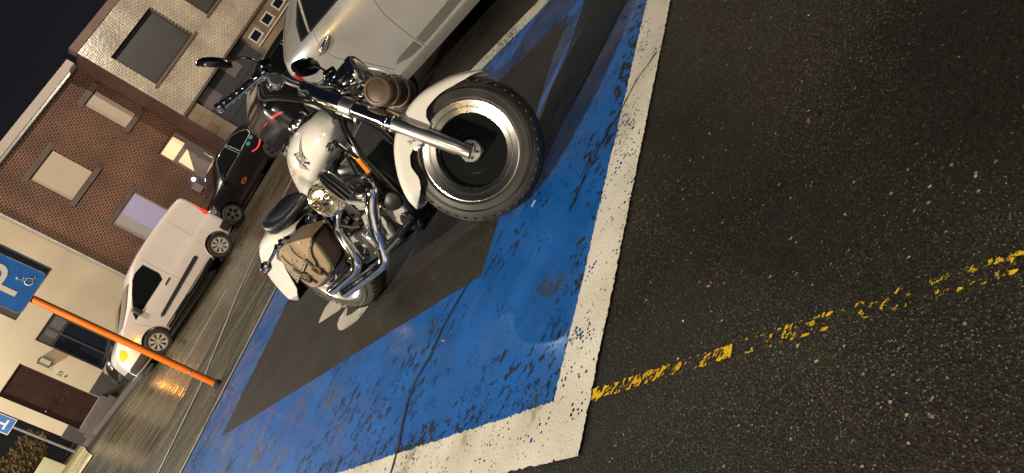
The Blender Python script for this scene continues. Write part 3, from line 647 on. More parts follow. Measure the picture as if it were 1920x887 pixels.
def leafball(mb, c, r, n, size, seed=0):
    rnd = random.Random(seed)
    for _ in range(n):
        while True:
            p = Vector((rnd.uniform(-1, 1), rnd.uniform(-1, 1), rnd.uniform(-1, 1)))
            if .2 < p.length < 1: break
        f = 1+.35*noise.noise(p*2.3+Vector((seed, 0, 0)))
        q = Vector((c[0]+p.x*r[0]*f, c[1]+p.y*r[1]*f, c[2]+p.z*r[2]*f)); d = Vector((rnd.gauss(0, 1), rnd.gauss(0, 1), rnd.gauss(0, .6))).normalized()
        u = d.orthogonal().normalized(); w = d.cross(u); L = size*rnd.uniform(.6, 1.3)
        mb.face([mb.v(q-u*L), mb.v(q+w*L*.45), mb.v(q+u*L), mb.v(q-w*L*.45)])
def shrub(name, label, cat, s, t, z, balls, m, n, size, seed, stem):
    r = thing(name, label, cat, rootA(s, t, z))
    mb = MB()
    for i, (c, rr) in enumerate(balls): leafball(mb, c, rr, n, size, seed+i)
    mb.build("foliage" if stem < .12 else "crown", m, r, smooth=False)
    mb = MB()
    top = max(c[2] for c, rr in balls)
    mb.tube([(0, 0, -.05), (.04, .02, top*.5), (.02, .05, top)], [stem, stem*.7, stem*.3], 8)
    for i, (c, rr) in enumerate(balls): mb.tube([(.03, .02, top*.35), (c[0]*.6, c[1]*.6, c[2]*.8), (c[0], c[1], c[2])], [stem*.5, stem*.3, stem*.12], 6)
    mb.build("trunk", 'bark', r)
shrub("golden_hedge", "hedge of golden autumn leaves above the low pale garden wall", "hedge", -3.0, 30.0, .5, [((-1.2, 0, 1.25), (.9, .5, .7)), ((.3, 0, 1.3), (1.0, .5, .65)), ((1.6, 0, 1.1), (.8, .45, .5))], 'goldleaf', 900, .07, 3, .06)
shrub("evergreen_bush", "dark evergreen bush left of the golden hedge", "bush", -6.6, 27.6, .5, [((0, 0, .9), (1.1, .9, .9)), ((-1.3, .2, .7), (1, .8, .7)), ((.9, .3, .5), (.6, .6, .5))], 'darkleaf', 900, .09, 11, .06)
shrub("street_tree", "dark tree standing behind the evergreen bush at the street corner", "tree", -7.6, 31, .5, [((0, 0, 3.8), (1.6, 1.5, 1.1)), ((-1.3, .4, 3.2), (1.2, 1.1, .8)), ((1.2, -.2, 3.1), (1.1, 1.1, .8))], 'darkleaf', 1300, .1, 23, .16)

# --- added terrace behind the photographer, there to be reflected in chrome and car paint
RB = thing("added_terrace", "added pale terrace behind the photographer, outside the picture, for reflections", "house", Matrix.Translation((-14, -14, -.05)))
mb = MB(); hs = [(a, a+1.6, 1.0, 2.6) for a in (1.5, 5.2, 9, 12.8, 16.6, 20.4)]+[(a, a+1.4, 4.2, 5.7) for a in (1.6, 5.3, 9.1, 12.9, 16.7, 20.5)]
wall_holes(mb, 0, 24, 0, 7.2, 0, hs, -.16); shell(mb, 0, 24, 0, 7.2, 0, -6); mb.build("wall", 'yard2', RB, smooth=False)
for h in hs: window(RB, *h, -.12)
# --- small blue street sign on its post
PS = thing("street_sign", "small blue road sign with white bar on a thin grey post past the cream house", "sign", Matrix.Translation((-13.3, 25, .5)) @ Matrix.Rotation(RAD(28), 4, 'Z'))
mb = MB(); mb.tube([(0, 0, -.2), (0, 0, 2.45)], .04, 10); mb.build("post", 'galv', PS)
mb = MB(); mb.b(-.27, .23, -.055, -.04, 1.85, 2.42, .01); sg = mb.build("sign_plate", 'signwhite', PS, smooth=False)
mb = MB(); mb.b(-.245, .205, -.062, -.0555, 1.875, 2.395); mb.build("sign_field", 'signblue', sg, smooth=False)
mb = MB(); mb.b(-.17, .13, -.068, -.0625, 2.03, 2.09); mb.b(-.05, .01, -.068, -.0625, 2.09, 2.32); mb.build("sign_mark", 'signwhite', sg, smooth=False)

# --- orange post with the blue disabled parking sign
PB_ = thing("parking_sign", "blue parking sign with wheelchair symbol on an orange post at the bay corner", "sign", Matrix.Translation((-3.13, 8.33, 0)) @ Matrix.Rotation(RAD(29), 4, 'Z'))
mb = MB(); mb.tube([(0, 0, .05), (0, 0, 1.0), (-.003, 0, 2.6)], .0385, 24); mb.build("post", 'orange', PB_)
mb = MB(); mb.lathe([(.052, 0), (.052, .05), (.0395, .06), (.0395, .062)], (0, 0, 0.003), (0, 0, 1), 20); mb.build("base_collar", 'plastic', PB_)
mb = MB(); mb.lathe([(.0388, .34), (.0398, .342), (.0398, .355), (.0388, .357)], (0, 0, 0), (0, 0, 1), 24, closed=True); mb.build("post_band", 'galv', PB_)
def rrect(x0, x1, z0_, z1_, r, n=6):
    P = []
    for cx, cz, a0 in ((x1-r, z0_+r, -pi/2), (x1-r, z1_-r, 0), (x0+r, z1_-r, pi/2), (x0+r, z0_+r, pi)):
        for i in range(n+1): a = a0+i*pi/2/n; P.append((cx+r*cos(a), cz+r*sin(a)))
    return P
SGM = Matrix.Rotation(RAD(-1.5), 3, 'Y')
def fy(y): return lambda u, v: tuple(SGM @ Vector((u-.04, y, v-2.05)) + Vector((.04, 0, 2.05)))
mb = MB(); mb.prism(rrect(-.19, .265, 2.045, 2.70, .045), fy(-.050), fy(-.058)); SP = mb.build("sign_plate", 'signblue', PB_, smooth=False)
mb = MB(); q = rrect(-.19, .265, 2.045, 2.70, .045); mb.tube([fy(-.054)(*p) for p in q+[q[0]]], .006, 6, cap=False); mb.build("sign_rim", 'galv', SP)
P_ = textmesh("letter_p", "P", .54, 'signwhite', SP, Matrix.Translation((.035, -.0615, 2.335)) @ STAND, .0015)
def wheelchair(parent, cx, cz, s):
    mb = MB(); y = -.0625
    F = fy(y)
    mb.tube([F(cx+s*(.02+.36*cos(a)), cz+s*(-.2+.36*sin(a))) for a in [RAD(d) for d in range(115, 440, 12)]], .006, 8, flat=.4)
    mb.tube([F(cx-s*.12, cz+s*.62), F(cx-s*.08, cz+s*.1), F(cx+s*.3, cz+s*.08), F(cx+s*.52, cz-s*.5), F(cx+s*.66, cz-s*.44)], .0085, 8, flat=.4)
    mb.tube([F(cx-s*.1, cz+s*.36), F(cx+s*.2, cz+s*.34)], .006, 8, flat=.4)
    mb.lathe([(0, .002), (s*.115, .002), (s*.115, -.002), (0, -.002)], F(cx-s*.14, cz+s*.82), (0, 1, 0), 14)
    mb.build("wheelchair_mark", 'signwhite', parent)
wheelchair(SP, .125, 2.165, .105)
mb = MB()
for z in (2.12, 2.5): mb.b(-.055, .055, -.0495, .045, z-.012, z+.012)
mb.build("clamp", 'galv', PB_, smooth=False)

# ------------------------------------------------------------------ vehicles
class Car:
    """lofted car body; x forward from the rear axle, y left, z up"""
    def __init__(s, root, P, m):
        s.root = root; s.P = P; s.m = m
        s.top = table(P['top']); s.belt = table(P['belt']); s.hw = table(P['hw']); s.zb = table(P['zb']); s.x0 = P['top'][0][0]; s.x1 = P['top'][-1][0]
        s.rr = P.get('rr', .78)
    def sec(s, x):
        T, hw, zb = s.top(x), s.hw(x), s.zb(x); B = min(s.belt(x), T-.025); k = min(1, max(0, (T-B)/.32)); H = B-zb
        rh = hw*(s.rr*k + .93*(1-k))
        c = [(hw*.90, zb), (hw*.975, zb+.10*H), (hw*.985, zb+.16*H), (hw*1.0, zb+.45*H), (hw*.992, zb+.78*H), (hw*.95, B), (rh+(hw*.95-rh)*.42, B+(T-B)*.52), (rh, T-.075*k-.008), (rh*.86, T-.022*k-.004), (rh*.45, T-.004), (0, T)]
        out = []
        for i in range(len(c)-1):      # Catmull-Rom
            p0, p1, p2, p3 = c[max(0, i-1)], c[i], c[i+1], c[min(len(c)-1, i+2)]
            for j in range(4):
                t = j/4
                out.append(tuple(.5*((2*p1[q])+(-p0[q]+p2[q])*t+(2*p0[q]-5*p1[q]+4*p2[q]-p3[q])*t*t+(-p0[q]+3*p1[q]-3*p2[q]+p3[q])*t**3) for q in (0, 1)))
        out.append(c[-1]); return out
    def side(s, x, z):
        S = s.sec(x)
        for (a, b_) in zip(S, S[1:]):
            if a[1] <= z <= b_[1] and b_[1] > a[1]: return a[0]+(b_[0]-a[0])*(z-a[1])/(b_[1]-a[1])
        return S[0][0] if z < S[0][1] else S[-1][0]
    def stations(s):
        n = 64; L = s.x1-s.x0
        return [s.x0+L*(.5-.5*cos(pi*i/n))*.35+L*i/n*.65 for i in range(n+1)]
    def body(s):
        mb = MB(); secs = []
        for x in s.stations():
            S = s.sec(x); r = [(x, -p[0], p[1]) for p in S] + [(x, p[0], p[1]) for p in S[-2::-1]]
            secs.append(r)
        mb.loft(secs)
        o = mb.build("body", s.m, s.root, ang=50)
        cut = MB()
        for x in s.P['ax']:
            for sd in (-1, 1): cut.lathe([(0, 0), (s.P['ar'], 0), (s.P['ar'], .34), (0, .34)], (x, sd*(max(s.hw(x), .7)+.05), s.P['wr']), (0, -sd, 0), 40)
        co = cut.build("cut", s.m, None, smooth=False)
        md = o.modifiers.new("arches", 'BOOLEAN'); md.object = co; md.operation = 'DIFFERENCE'; md.solver = 'EXACT'
        co.parent = None; co.matrix_world = s.root.matrix_world
        bpy.context.view_layer.update()
        dg = bpy.context.evaluated_depsgraph_get(); me = bpy.data.meshes.new_from_object(o.evaluated_get(dg))
        o.modifiers.clear(); o.data = me; me.name = "body"; me.set_sharp_from_angle(angle=RAD(40)); bpy.data.objects.remove(co)
        s.b = o
        for mm in list(me.materials)[1:]: me.materials.pop()
        # inner wheel houses and floor
        mb = MB(); X0, X1 = s.x0+.25, s.x1-.3
        mb.b(X0, X1, -.5, .5, s.P['wr']*.6, s.P['wr']*1.6)
        mb.build("underbody", 'mblack', s.root, smooth=False)
        return o
    def panel(s, name, poly, sd, off, m, parent=None, th=.0, res=.05):
        """patch on the side following the body; poly in (x, z)"""
        bm = bmesh.new(); vs = [bm.verts.new((p[0], 0, p[1])) for p in poly]; f = bm.faces.new(vs)
        bmesh.ops.triangulate(bm, faces=[f])
        xs_ = [p[0] for p in poly]; zs_ = [p[1] for p in poly]
        x = min(xs_)+res
        while x < max(xs_): bmesh.ops.bisect_plane(bm, geom=bm.verts[:]+bm.edges[:]+bm.faces[:], plane_co=(x, 0, 0), plane_no=(1, 0, 0)); x += res
        z = min(zs_)+res
        while z < max(zs_): bmesh.ops.bisect_plane(bm, geom=bm.verts[:]+bm.edges[:]+bm.faces[:], plane_co=(0, 0, z), plane_no=(0, 0, 1)); z += res
        for v in bm.verts: v.co.y = sd*(s.side(v.co.x, v.co.z)+off)
        if th: 
            r = bmesh.ops.extrude_face_region(bm, geom=bm.faces[:])
            for v in r['geom']:
                if isinstance(v, bmesh.types.BMVert): v.co.y -= sd*th
        bmesh.ops.recalc_face_normals(bm, faces=bm.faces[:])
        me = bpy.data.meshes.new(name); bm.to_mesh(me); bm.free()
        o = bpy.data.objects.new(name, me); C.objects.link(o); me.materials.append(MT[m] if isinstance(m, str) else m)
        for p in me.polygons: p.use_smooth = True
        me.set_sharp_from_angle(angle=RAD(30)); o.parent = parent or s.b; return o
    def seam(s, name, pts, sd, w=.004, m='mblack', off=-.002, parent=None):
        mb = MB(); P = []
        for p, q in zip(pts, pts[1:]):
            n = max(1, int(sqrt((q[0]-p[0])**2+(q[1]-p[1])**2)/.06))
            P += [(p[0]+(q[0]-p[0])*i/n, p[1]+(q[1]-p[1])*i/n) for i in range(n)]
        P.append(pts[-1])
        mb.tube([(x, sd*(s.side(x, z)+off), z) for x, z in P], w, 6)
        return mb.build(name, m, parent or s.b)
    def skin(s, name, xa, xb, ia, ib, off, m, parent=None):
        """glass copied from the top surface between stations xa..xb and section indexes ia..ib (both sides)"""
        n = 14; mb = MB(); rows = []
        for i in range(n+1):
            x = xa+(xb-xa)*i/n; S = s.sec(x)[ia:ib+1]; S2 = s.sec(x+.01)[ia:ib+1]
            row = [(x, -p[0], p[1]) for p in S] + ([(x, p[0], p[1]) for p in S[::-1]][1 if ib == 40 else 0:])
            dz = (S2[-1][1]-S[-1][1])/.01; nn = Vector((-dz, 0, 1)).normalized()*off
            rows.append([mb.v(Vector(p)+nn) for p in row])
        for a, b_ in zip(rows, rows[1:]):
            for k in range(len(a)-1): mb.face([a[k], a[k+1], b_[k+1], b_[k]])
        return mb.build(name, m, parent or s.b, ang=60)
    def wheel(s, x, sd, r=.31, w=.2, rim=.2, style='cap', y=None):
        yo = y or (s.hw(x)-.035); mb = MB(); yc = yo-w/2
        h = w/2
        prof = [(rim, h*.86), (rim+.02, h), (r-.045, h*1.0), (r-.012, h*.86), (r, h*.55), (r, -h*.55), (r-.012, -h*.86), (r-.045, -h), (rim+.02, -h), (rim, -h*.86), (rim-.02, -h*.5), (rim-.02, h*.5)]
        mb.lathe(prof, (x, sd*yc, r), (0, sd, 0), 40, closed=True)
        t = mb.build("wheel", 'tyre', s.root)
        mb = MB(); mb.lathe([(rim+.004, h*.9), (rim-.012, h*.93), (rim-.022, h*.55), (rim-.022, -h*.5)], (x, sd*yc, r), (0, sd, 0), 40)
        mb.lathe([(0, h*.60), (.055, h*.60), (.06, h*.4), (.0, h*.39)], (x, sd*yc, r), (0, sd, 0), 20)
        ns = 8 if style == 'cap' else 5
        for k in range(ns):
            a = 2*pi*k/ns+.2
            if style == 'cap': da = .24; ri, ro = .045, rim-.008
            else: da = .13; ri, ro = .04, rim-.008
            for dd in ((0,) if style == 'cap' else (-.17, .17)):
                pts = []
                for rr_, ww in ((ri, da*.9/(1 if style == 'cap' else 1.6)), (ro, da)):
                    for sg_ in (-1, 1): pts.append((rr_, a+dd+sg_*ww))
                q = [(pts[0]), (pts[1]), (pts[3]), (pts[2])]
                f = lambda yy: (lambda R_, A_: (x+R_*cos(A_), sd*(yc+yy), r+R_*sin(A_)))
                mb.prism(q, f(h*.58), f(h*.78))
        mb.build("rim", 'hubcap' if style == 'cap' else 'alu', t)
        mb = MB(); mb.lathe([(0, h*.25), (rim-.023, h*.25)], (x, sd*yc, r), (0, sd, 0), 24); mb.build("brake_shadow_disc", 'mblack', t)
        return t

def place(x, y, z, yaw, pitch=0):
    return Matrix.Translation((x, y, z)) @ Matrix.Rotation(RAD(yaw), 4, 'Z') @ Matrix.Rotation(RAD(-pitch), 4, 'Y')

# --- white van, hazard lights on. left side faces the camera, nose to the left
VW = .89
vx, vy = -4.1, 19.37; e = Vector((cos(RAD(30)), sin(RAD(30)), 0)); nl = Vector((sin(RAD(30)), -cos(RAD(30)), 0))
R = thing("delivery_van", "white delivery van with amber hazard light on, standing in the road before the houses", "van", place(*(Vector((vx, vy, 0)) - nl*(VW-.1)), 210, 1.3))
V = Car(R, dict(top=[(-.66, .9), (-.645, 1.48), (-.58, 1.72), (-.42, 1.775), (.3, 1.81), (1.0, 1.80), (1.45, 1.74), (1.8, 1.60), (2.35, 1.33), (2.85, 1.12), (3.2, 1.02), (3.40, .90), (3.52, .68), (3.56, .42)],
    belt=[(-.66, .80), (-.55, 1.02), (.5, 1.04), (1.6, 1.0), (2.6, .99), (2.9, 1.02), (3.2, .93), (3.42, .74), (3.56, .38)],
    hw=[(-.66, .74), (-.58, .85), (-.3, .885), (1.0, .90), (2.4, .90), (2.95, .88), (3.25, .80), (3.45, .66), (3.56, .48)],
    zb=[(-.66, .33), (-.3, .26), (2.9, .24), (3.3, .25), (3.56, .28)], ax=(0, 2.73), ar=.365, wr=.315, rr=.89), 'vanw')
V.body()
for sd in (1, -1):
    wp = [(1.33, 1.53), (1.33, 1.13), (1.42, 1.0), (2.52, .985), (2.42, 1.10), (2.05, 1.35), (1.75, 1.52), (1.6, 1.56)]
    g_ = V.panel("side_window", wp, sd, .004, 'glass'); V.seam("window_seal", wp+[wp[0]], sd, .010, 'mblack', 0, g_)
    V.panel("trim_strip", [(-.30+.85, .665), (.60, .69), (2.15, .60), (2.22, .565), (2.15, .52), (.55, .59)], sd, .018, 'plastic', th=.02)
    V.seam("door_seam", [(1.22, 1.62), (1.24, 1.2), (1.22, .8), (1.24, .36), (2.35, .33), (2.47, .55), (2.60, .85), (2.60, .99)], sd)
    V.seam("sliding_door_seam", [(.12, 1.60), (.14, .95), (.24, .62), (.36, .40), (1.2, .36)], sd)
    V.seam("pressed_panel_edge", [(.25, 1.50), (1.08, 1.50), (1.12, 1.45), (1.12, 1.02), (1.06, .97), (.20, .97), (.16, 1.02), (.17, 1.45), (.25, 1.50)], sd, .004, 'vanw', .001)
    V.panel("door_handle", [(1.30, .87), (1.32, .895), (1.50, .885), (1.52, .865), (1.50, .85), (1.32, .855)], sd, .022, 'plastic', th=.02)
    V.seam("fuel_flap_edge", [(-.12, 1.02), (.06, 1.02), (.06, .86), (-.12, .86), (-.12, 1.02)], sd, .003)
    V.panel("tail_light", [(-.655, 1.30), (-.60, 1.34), (-.50, 1.0), (-.60, .93), (-.65, .95)], sd, .006, 'redlit' if sd == 1 else 'redl')
    V.panel("sill_trim", [(.40, .36), (2.33, .36), (2.33, .25), (.40, .25)], sd, .006, 'plastic')
    V.panel("bumper_corner", [(-.66, .58), (-.38, .56), (-.36, .34), (-.62, .34)], sd, .02, 'plastic', th=.03)
    V.panel("front_bumper", [(3.10, .50), (3.50, .50), (3.545, .46), (3.55, .32), (3.12, .27)], sd, .015, 'plastic', th=.03)
    hl = V.panel("headlight", [(3.24, .90), (3.22, .78), (3.32, .68), (3.45, .71), (3.42, .80), (3.32, .88)], sd, .006, 'amblit' if sd == 1 else 'lens')
    V.panel("side_repeater", [(2.86, .82), (2.96, .82), (2.96, .785), (2.86, .785)], sd, .008, 'amblit' if sd == 1 else 'amber')
    V.wheel(0, sd, .315, .19, .2); V.wheel(2.73, sd, .315, .19, .2)
    mb = MB(); mb.tube([(x_, sd*(V.hw(x_)+.004), .315+.368*sin(a)) for a, x_ in [(pi*k/16, .368*cos(pi*k/16)) for k in range(17)]], .012, 6)
    mb.tube([(2.73+.368*cos(pi*k/16), sd*(V.hw(2.73+.368*cos(pi*k/16))+.0), .315+.368*sin(pi*k/16)) for k in range(17)], .012, 6); mb.build("arch_lip", 'vanw', V.b)
    mb = MB(); mb.box((2.36, sd*1.0, 1.07), (.12, .16, .22), bev=.03); mb.tube([(2.38, sd*.87, 1.02), (2.38, sd*.97, 1.04)], .02, 8); mb.build("wing_mirror", 'plastic', V.root)
V.skin("windscreen", 1.84, 2.80, 31, 40, .004, 'glass')
mb = MB(); mb.b(3.46, 3.585, -.42, .42, .30, .50, .02); mb.build("grille", 'plastic', R, smooth=False)
mb = MB(); mb.b(-.70, -.60, -.78, .78, .34, .56, .03); mb.build("rear_bumper", 'plastic', R, smooth=False)
mb = MB(); mb.b(-.675, -.655, -.6, .6, 1.1, 1.5, .005); mb.build("rear_window", 'glass', R, smooth=False)
lamp("van_indicator_light", Vector((vx, vy, .74)) - e*3.55 + nl*.30, 8, (1, .36, .03), .05)
lamp("van_indicator_light", Vector((vx, vy, .80)) - e*2.91 + nl*.16, .5, (1, .36, .03), .02)

# --- dark car parked behind the van's nose
def small_car(name, label, mw, m, paint_h=1.45, L=3.45, group=None, lit_tail=True, wheelstyle='alloy'):
    R = thing(name, label, "car", mw, group); k = paint_h/1.45
    f = lambda tb: [(x, z*k) for x, z in tb]
    K = Car(R, dict(top=f([(-.62, .72), (-.58, 1.0), (-.45, 1.18), (-.2, 1.35), (.3, 1.44), (.9, 1.46), (1.3, 1.40), (1.7, 1.20), (2.05, 1.01), (2.5, .93), (2.85, .82), (3.0, .62), (3.04, .42)]),
        belt=f([(-.62, .66), (-.5, .93), (.0, .97), (1.6, .90), (2.1, .88), (2.55, .82), (2.85, .70), (3.04, .38)]),
        hw=[(-.62, .56), (-.5, .72), (-.2, .79), (.5, .815), (2.0, .815), (2.4, .79), (2.75, .68), (3.04, .42)],
        zb=[(-.62, .32), (-.2, .22), (2.3, .20), (3.04, .24)], ax=(0, 2.38), ar=.335, wr=.29), m)
    K.body()
    for sd in (1, -1):
        wp = [(x, z*k) for x, z in [(.02, 1.24), (-.12, 1.12), (-.05, 1.0), (.62, .955), (.62, 1.36), (.3, 1.37)]]
        w2 = [(x, z*k) for x, z in [(.70, 1.37), (.70, .95), (1.72, .915), (1.55, 1.08), (1.25, 1.31), (1.1, 1.36)]]
        for q in (wp, w2):
            g_ = K.panel("side_window", q, sd, .004, 'glass'); K.seam("window_seal", q+[q[0]], sd, .008, 'castalu', 0.004, g_)
        K.seam("door_seam", [(.70, .93*k), (.70, .4), (.8, .28), (1.75, .26), (1.83, .5), (1.80, .9*k)], sd)
        K.panel("tail_light", [(x, z*k) for x, z in [(-.60, .95), (-.46, .98), (-.36, .84), (-.40, .72), (-.59, .72)]], sd, .006, 'redlit' if lit_tail else 'redl')
        K.panel("headlight", [(x, z*k) for x, z in [(2.45, .80), (2.55, .66), (2.88, .62), (2.80, .74)]], sd, .006, 'lens')
        K.panel("door_handle", [(.78, .82*k), (.95, .81*k), (.95, .785*k), (.78, .79*k)], sd, .02, m, th=.02)
        K.panel("sill_trim", [(.38, .33), (1.98, .31), (1.98, .21), (.38, .22)], sd, .004, 'plastic')
        K.wheel(0, sd, .29, .18, .19, wheelstyle); K.wheel(2.38, sd, .29, .18, .19, wheelstyle)
        mb = MB(); mb.box((1.62, sd*.91, .98*k), (.11, .15, .13), bev=.03); mb.build("wing_mirror", m, R)
    K.skin("windscreen", 1.36, 2.0, 31, 40, .004, 'glass'); K.skin("rear_window", -.44, -.22, 31, 40, .004, 'glass')
    mb = MB(); mb.b(2.94, 3.07, -.3, .3, .30, .45, .02); mb.build("grille", 'plastic', R, smooth=False)
    return K
e26 = Vector((cos(YA), sin(YA), 0)); pA = aw(4.30, 22.95)
small_car("parked_car", "dark car on the pavement, only its nose showing past the front of the white van", place(pA.x, pA.y, .19, 209, 1.2), 'blackcar', 1.42, lit_tail=False)
# --- small black hatchback behind the van
bx, by = -3.65, 21.9
q = Vector((bx, by, .08)) + e*2.38 - nl*.76
K = small_car("parked_car", "black hatchback with red tail light parked behind the white van", place(q.x, q.y, .07, 210, 0), 'blackcar', 1.52)
rp_ = [(1.32+.085*cos(a)+0*.0, .56+.045*sin(a)) for a in [2*pi*i/16 for i in range(17)]]
K.seam("orange_reflection_ring", [(1.37+.11*cos(a), .50+.035*sin(a)) for a in [2*pi*i/18 for i in range(19)]], 1, .012, 'ring', .004)  # orange reflection on the car side modelled as a coloured oval ring
for cx, cz in ((.08, .97), (.30, .93)):
    K.panel("painted_reflection", [(cx+.075*cos(a), cz+.055*sin(a)) for a in [2*pi*i/14 for i in range(14)]], 1, .012, 'teal')  # teal window reflections painted on as flat discs
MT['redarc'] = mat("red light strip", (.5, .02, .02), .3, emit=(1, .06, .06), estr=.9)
K.seam("red_light_strip", [(-.22, .95), (-.17, .84), (-.07, .75), (.06, .69), (.20, .66), (.33, .67), (.46, .73)], 1, .022, 'redarc', .006)
# --- grey tall car further right
q = Vector((-.9, 17.5, 0)) + e*1.27 - nl*.80
R = thing("parked_car", "anthracite tall car whose rear end shows between the motorcycle handlebar and the silver car", "car", place(q.x, q.y, .0, 30, 0))
S_ = Car(R, dict(top=[(-.92, .75), (-.88, 1.08), (-.80, 1.22), (-.45, 1.46), (-.05, 1.67), (.4, 1.78), (1.2, 1.79), (1.7, 1.62), (2.2, 1.30), (2.55, 1.16), (3.0, 1.08), (3.3, .92), (3.46, .62), (3.5, .45)],
    belt=[(-.92, .68), (-.8, 1.10), (.0, 1.14), (1.8, 1.08), (2.6, 1.06), (3.0, .98), (3.3, .8), (3.5, .4)],
    hw=[(-.9, .62), (-.7, .82), (0, .90), (2.3, .91), (2.8, .88), (3.2, .74), (3.5, .46)], zb=[(-.9, .35), (0, .26), (2.7, .24), (3.5, .28)], ax=(0, 2.66), ar=.385, wr=.33), 'anth')
S_.body()
for sd in (1, -1):
    for q in ([(.0, 1.52), (-.32, 1.36), (-.42, 1.22), (.85, 1.15), (.85, 1.64), (.4, 1.64)], [(.93, 1.64), (.93, 1.14), (2.2, 1.10), (1.95, 1.36), (1.6, 1.58), (1.4, 1.63)]):
        g_ = S_.panel("side_window", q, sd, .004, 'glass'); S_.seam("window_seal", q+[q[0]], sd, .008, 'castalu', .003, g_)
    S_.seam("door_seam", [(.93, 1.12), (.93, .45), (1.1, .3), (2.1, .3), (2.22, .6), (2.2, 1.06)], sd)
    S_.panel("headlight", [(2.9, .96), (2.95, .82), (3.30, .74), (3.36, .82), (3.2, .92)], sd, .006, 'glass')
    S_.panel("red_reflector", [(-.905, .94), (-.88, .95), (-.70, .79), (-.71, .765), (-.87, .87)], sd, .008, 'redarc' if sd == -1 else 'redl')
    S_.panel("door_handle", [(1.0, .98), (1.2, .97), (1.2, .945), (1.0, .95)], sd, .02, 'anth', th=.02)
    S_.panel("tail_light", [(-.80, 1.16), (-.66, 1.16), (-.6, 1.02), (-.8, 1.02)], sd, .006, 'glass')
    S_.wheel(0, sd, .33, .22, .215, 'alloy'); S_.wheel(2.66, sd, .33, .22, .215, 'alloy')
    mb = MB(); mb.box((2.0, sd*1.0, 1.18), (.13, .18, .17), bev=.03); mb.build("wing_mirror", 'anth', R)
S_.skin("windscreen", 1.72, 2.42, 31, 40, .004, 'glass'); S_.skin("rear_window", -.74, -.08, 30, 40, .004, 'glass')

# --- silver car in the next bay, right side towards the motorcycle
q = bw(4.80+.88, 5.50)
R = thing("parked_car", "silver car in the next bay behind the motorcycle, chrome door handle, right rear side showing", "car", place(q.x, q.y, 0, 37.547-90, 0))
G = Car(R, dict(top=[(-.80, .72), (-.77, .98), (-.66, 1.17), (-.45, 1.33), (-.1, 1.46), (.35, 1.545), (1.1, 1.58), (1.8, 1.53), (2.3, 1.33), (2.85, 1.07), (3.3, .97), (3.6, .82), (3.72, .55), (3.74, .45)],
    belt=[(-.80, .66), (-.66, 1.08), (-.3, 1.17), (.1, 1.155), (.9, 1.09), (2.4, 1.02), (2.9, .99), (3.3, .88), (3.6, .68), (3.74, .4)],
    hw=[(-.80, .62), (-.68, .76), (-.4, .85), (0, .885), (.8, .895), (2.4, .89), (2.9, .86), (3.4, .72), (3.74, .45)],
    zb=[(-.80, .34), (-.4, .26), (0, .22), (2.7, .20), (3.74, .24)], ax=(0, 2.70), ar=.36, wr=.32, rr=.72), 'silver')
G.body()
for sd in (-1, 1):
    q1 = [(-.02, 1.19), (.12, 1.175), (.90, 1.105), (1.02, 1.10), (1.02, 1.47), (.55, 1.45), (.25, 1.39), (.06, 1.30)]
    g_ = G.panel("side_window", q1, sd, .004, 'glass'); G.seam("window_seal", q1+[q1[0]], sd, .011, 'mblack', .0, g_)
    G.seam("quarter_light_bar", [(.16, 1.17), (.30, 1.41)], sd, .014, 'silver', .008, g_)
    q2 = [(1.10, 1.47), (1.10, 1.095), (2.35, 1.03), (2.1, 1.2), (1.75, 1.40), (1.6, 1.46)]
    g_ = G.panel("side_window", q2, sd, .004, 'glass'); G.seam("window_seal", q2+[q2[0]], sd, .011, 'mblack', .0, g_)
    G.seam("door_seam", [(1.05, 1.10), (1.02, .95), (.93, .75), (.90, .5), (.89, .25)], sd, .004)
    G.seam("door_seam", [(.20, 1.16), (.10, .98), (.12, .86), (.30, .62), (.42, .40), (.46, .30)], sd, .004)
    G.seam("bumper_seam", [(-.34, .62), (-.50, .72), (-.72, .72)], sd, .004)
    G.panel("handle_recess_shade", [(.17+.14*cos(a), .995+.062*sin(a)) for a in [2*pi*i/18 for i in range(18)]], sd, -.003+.006, mat("painted recess shade", (.25, .235, .2), .35, .5), res=.08)  # flat darker oval painting the shade of the handle hollow
    mb = MB(); n_ = 10
    mb.tube([(.03+.28*i/n_, sd*(G.side(.18, .99)+.012+.024*sin(pi*i/n_)), .985+.003*i) for i in range(n_+1)], [.010+.014*sin(pi*i/n_) for i in range(n_+1)], 12, flat=1.3); mb.build("door_handle", 'chrome', G.b)
    G.panel("lower_moulding", [(.50, .405), (.60, .425), (.86, .415), (.86, .335), (.68, .35)], sd, .012, 'mould', th=.012)
    G.panel("lower_moulding", [(.92, .415), (2.30, .40), (2.32, .33), (.92, .335)], sd, .012, 'mould', th=.012)
    G.panel("tail_light", [(-.78, 1.0), (-.66, 1.10), (-.45, 1.06), (-.50, .90), (-.74, .86)], sd, .006, 'redl')
    G.panel("headlight", [(2.95, .90), (3.05, .74), (3.5, .66), (3.45, .78), (3.25, .88)], sd, .006, 'lens')
    G.wheel(0, sd, .32, .21, .22, 'alloy'); G.wheel(2.70, sd, .32, .21, .22, 'alloy')
    for X in (0, 2.7):
        mb = MB(); mb.tube([(X+.362*cos(a), sd*(G.side(X+.362*cos(a), .32+.362*sin(a))-.002), .32+.362*sin(a)) for a in [RAD(-10+i*10) for i in range(21)]], .013, 8); mb.build("arch_lip", 'silver', G.b)
    mb = MB(); mb.box((2.2, sd*1.0, 1.1), (.12, .18, .15), bev=.04); mb.build("wing_mirror", 'silver', R)
G.skin("windscreen", 1.88, 2.75, 31, 40, .004, 'glass'); G.skin("rear_window", -.62, -.14, 31, 40, .004, 'glass')
for i, (x, z, s_) in enumerate([(.62, 1.0, .012), (.86, .93, .014), (.30, 1.05, .008)]): pass

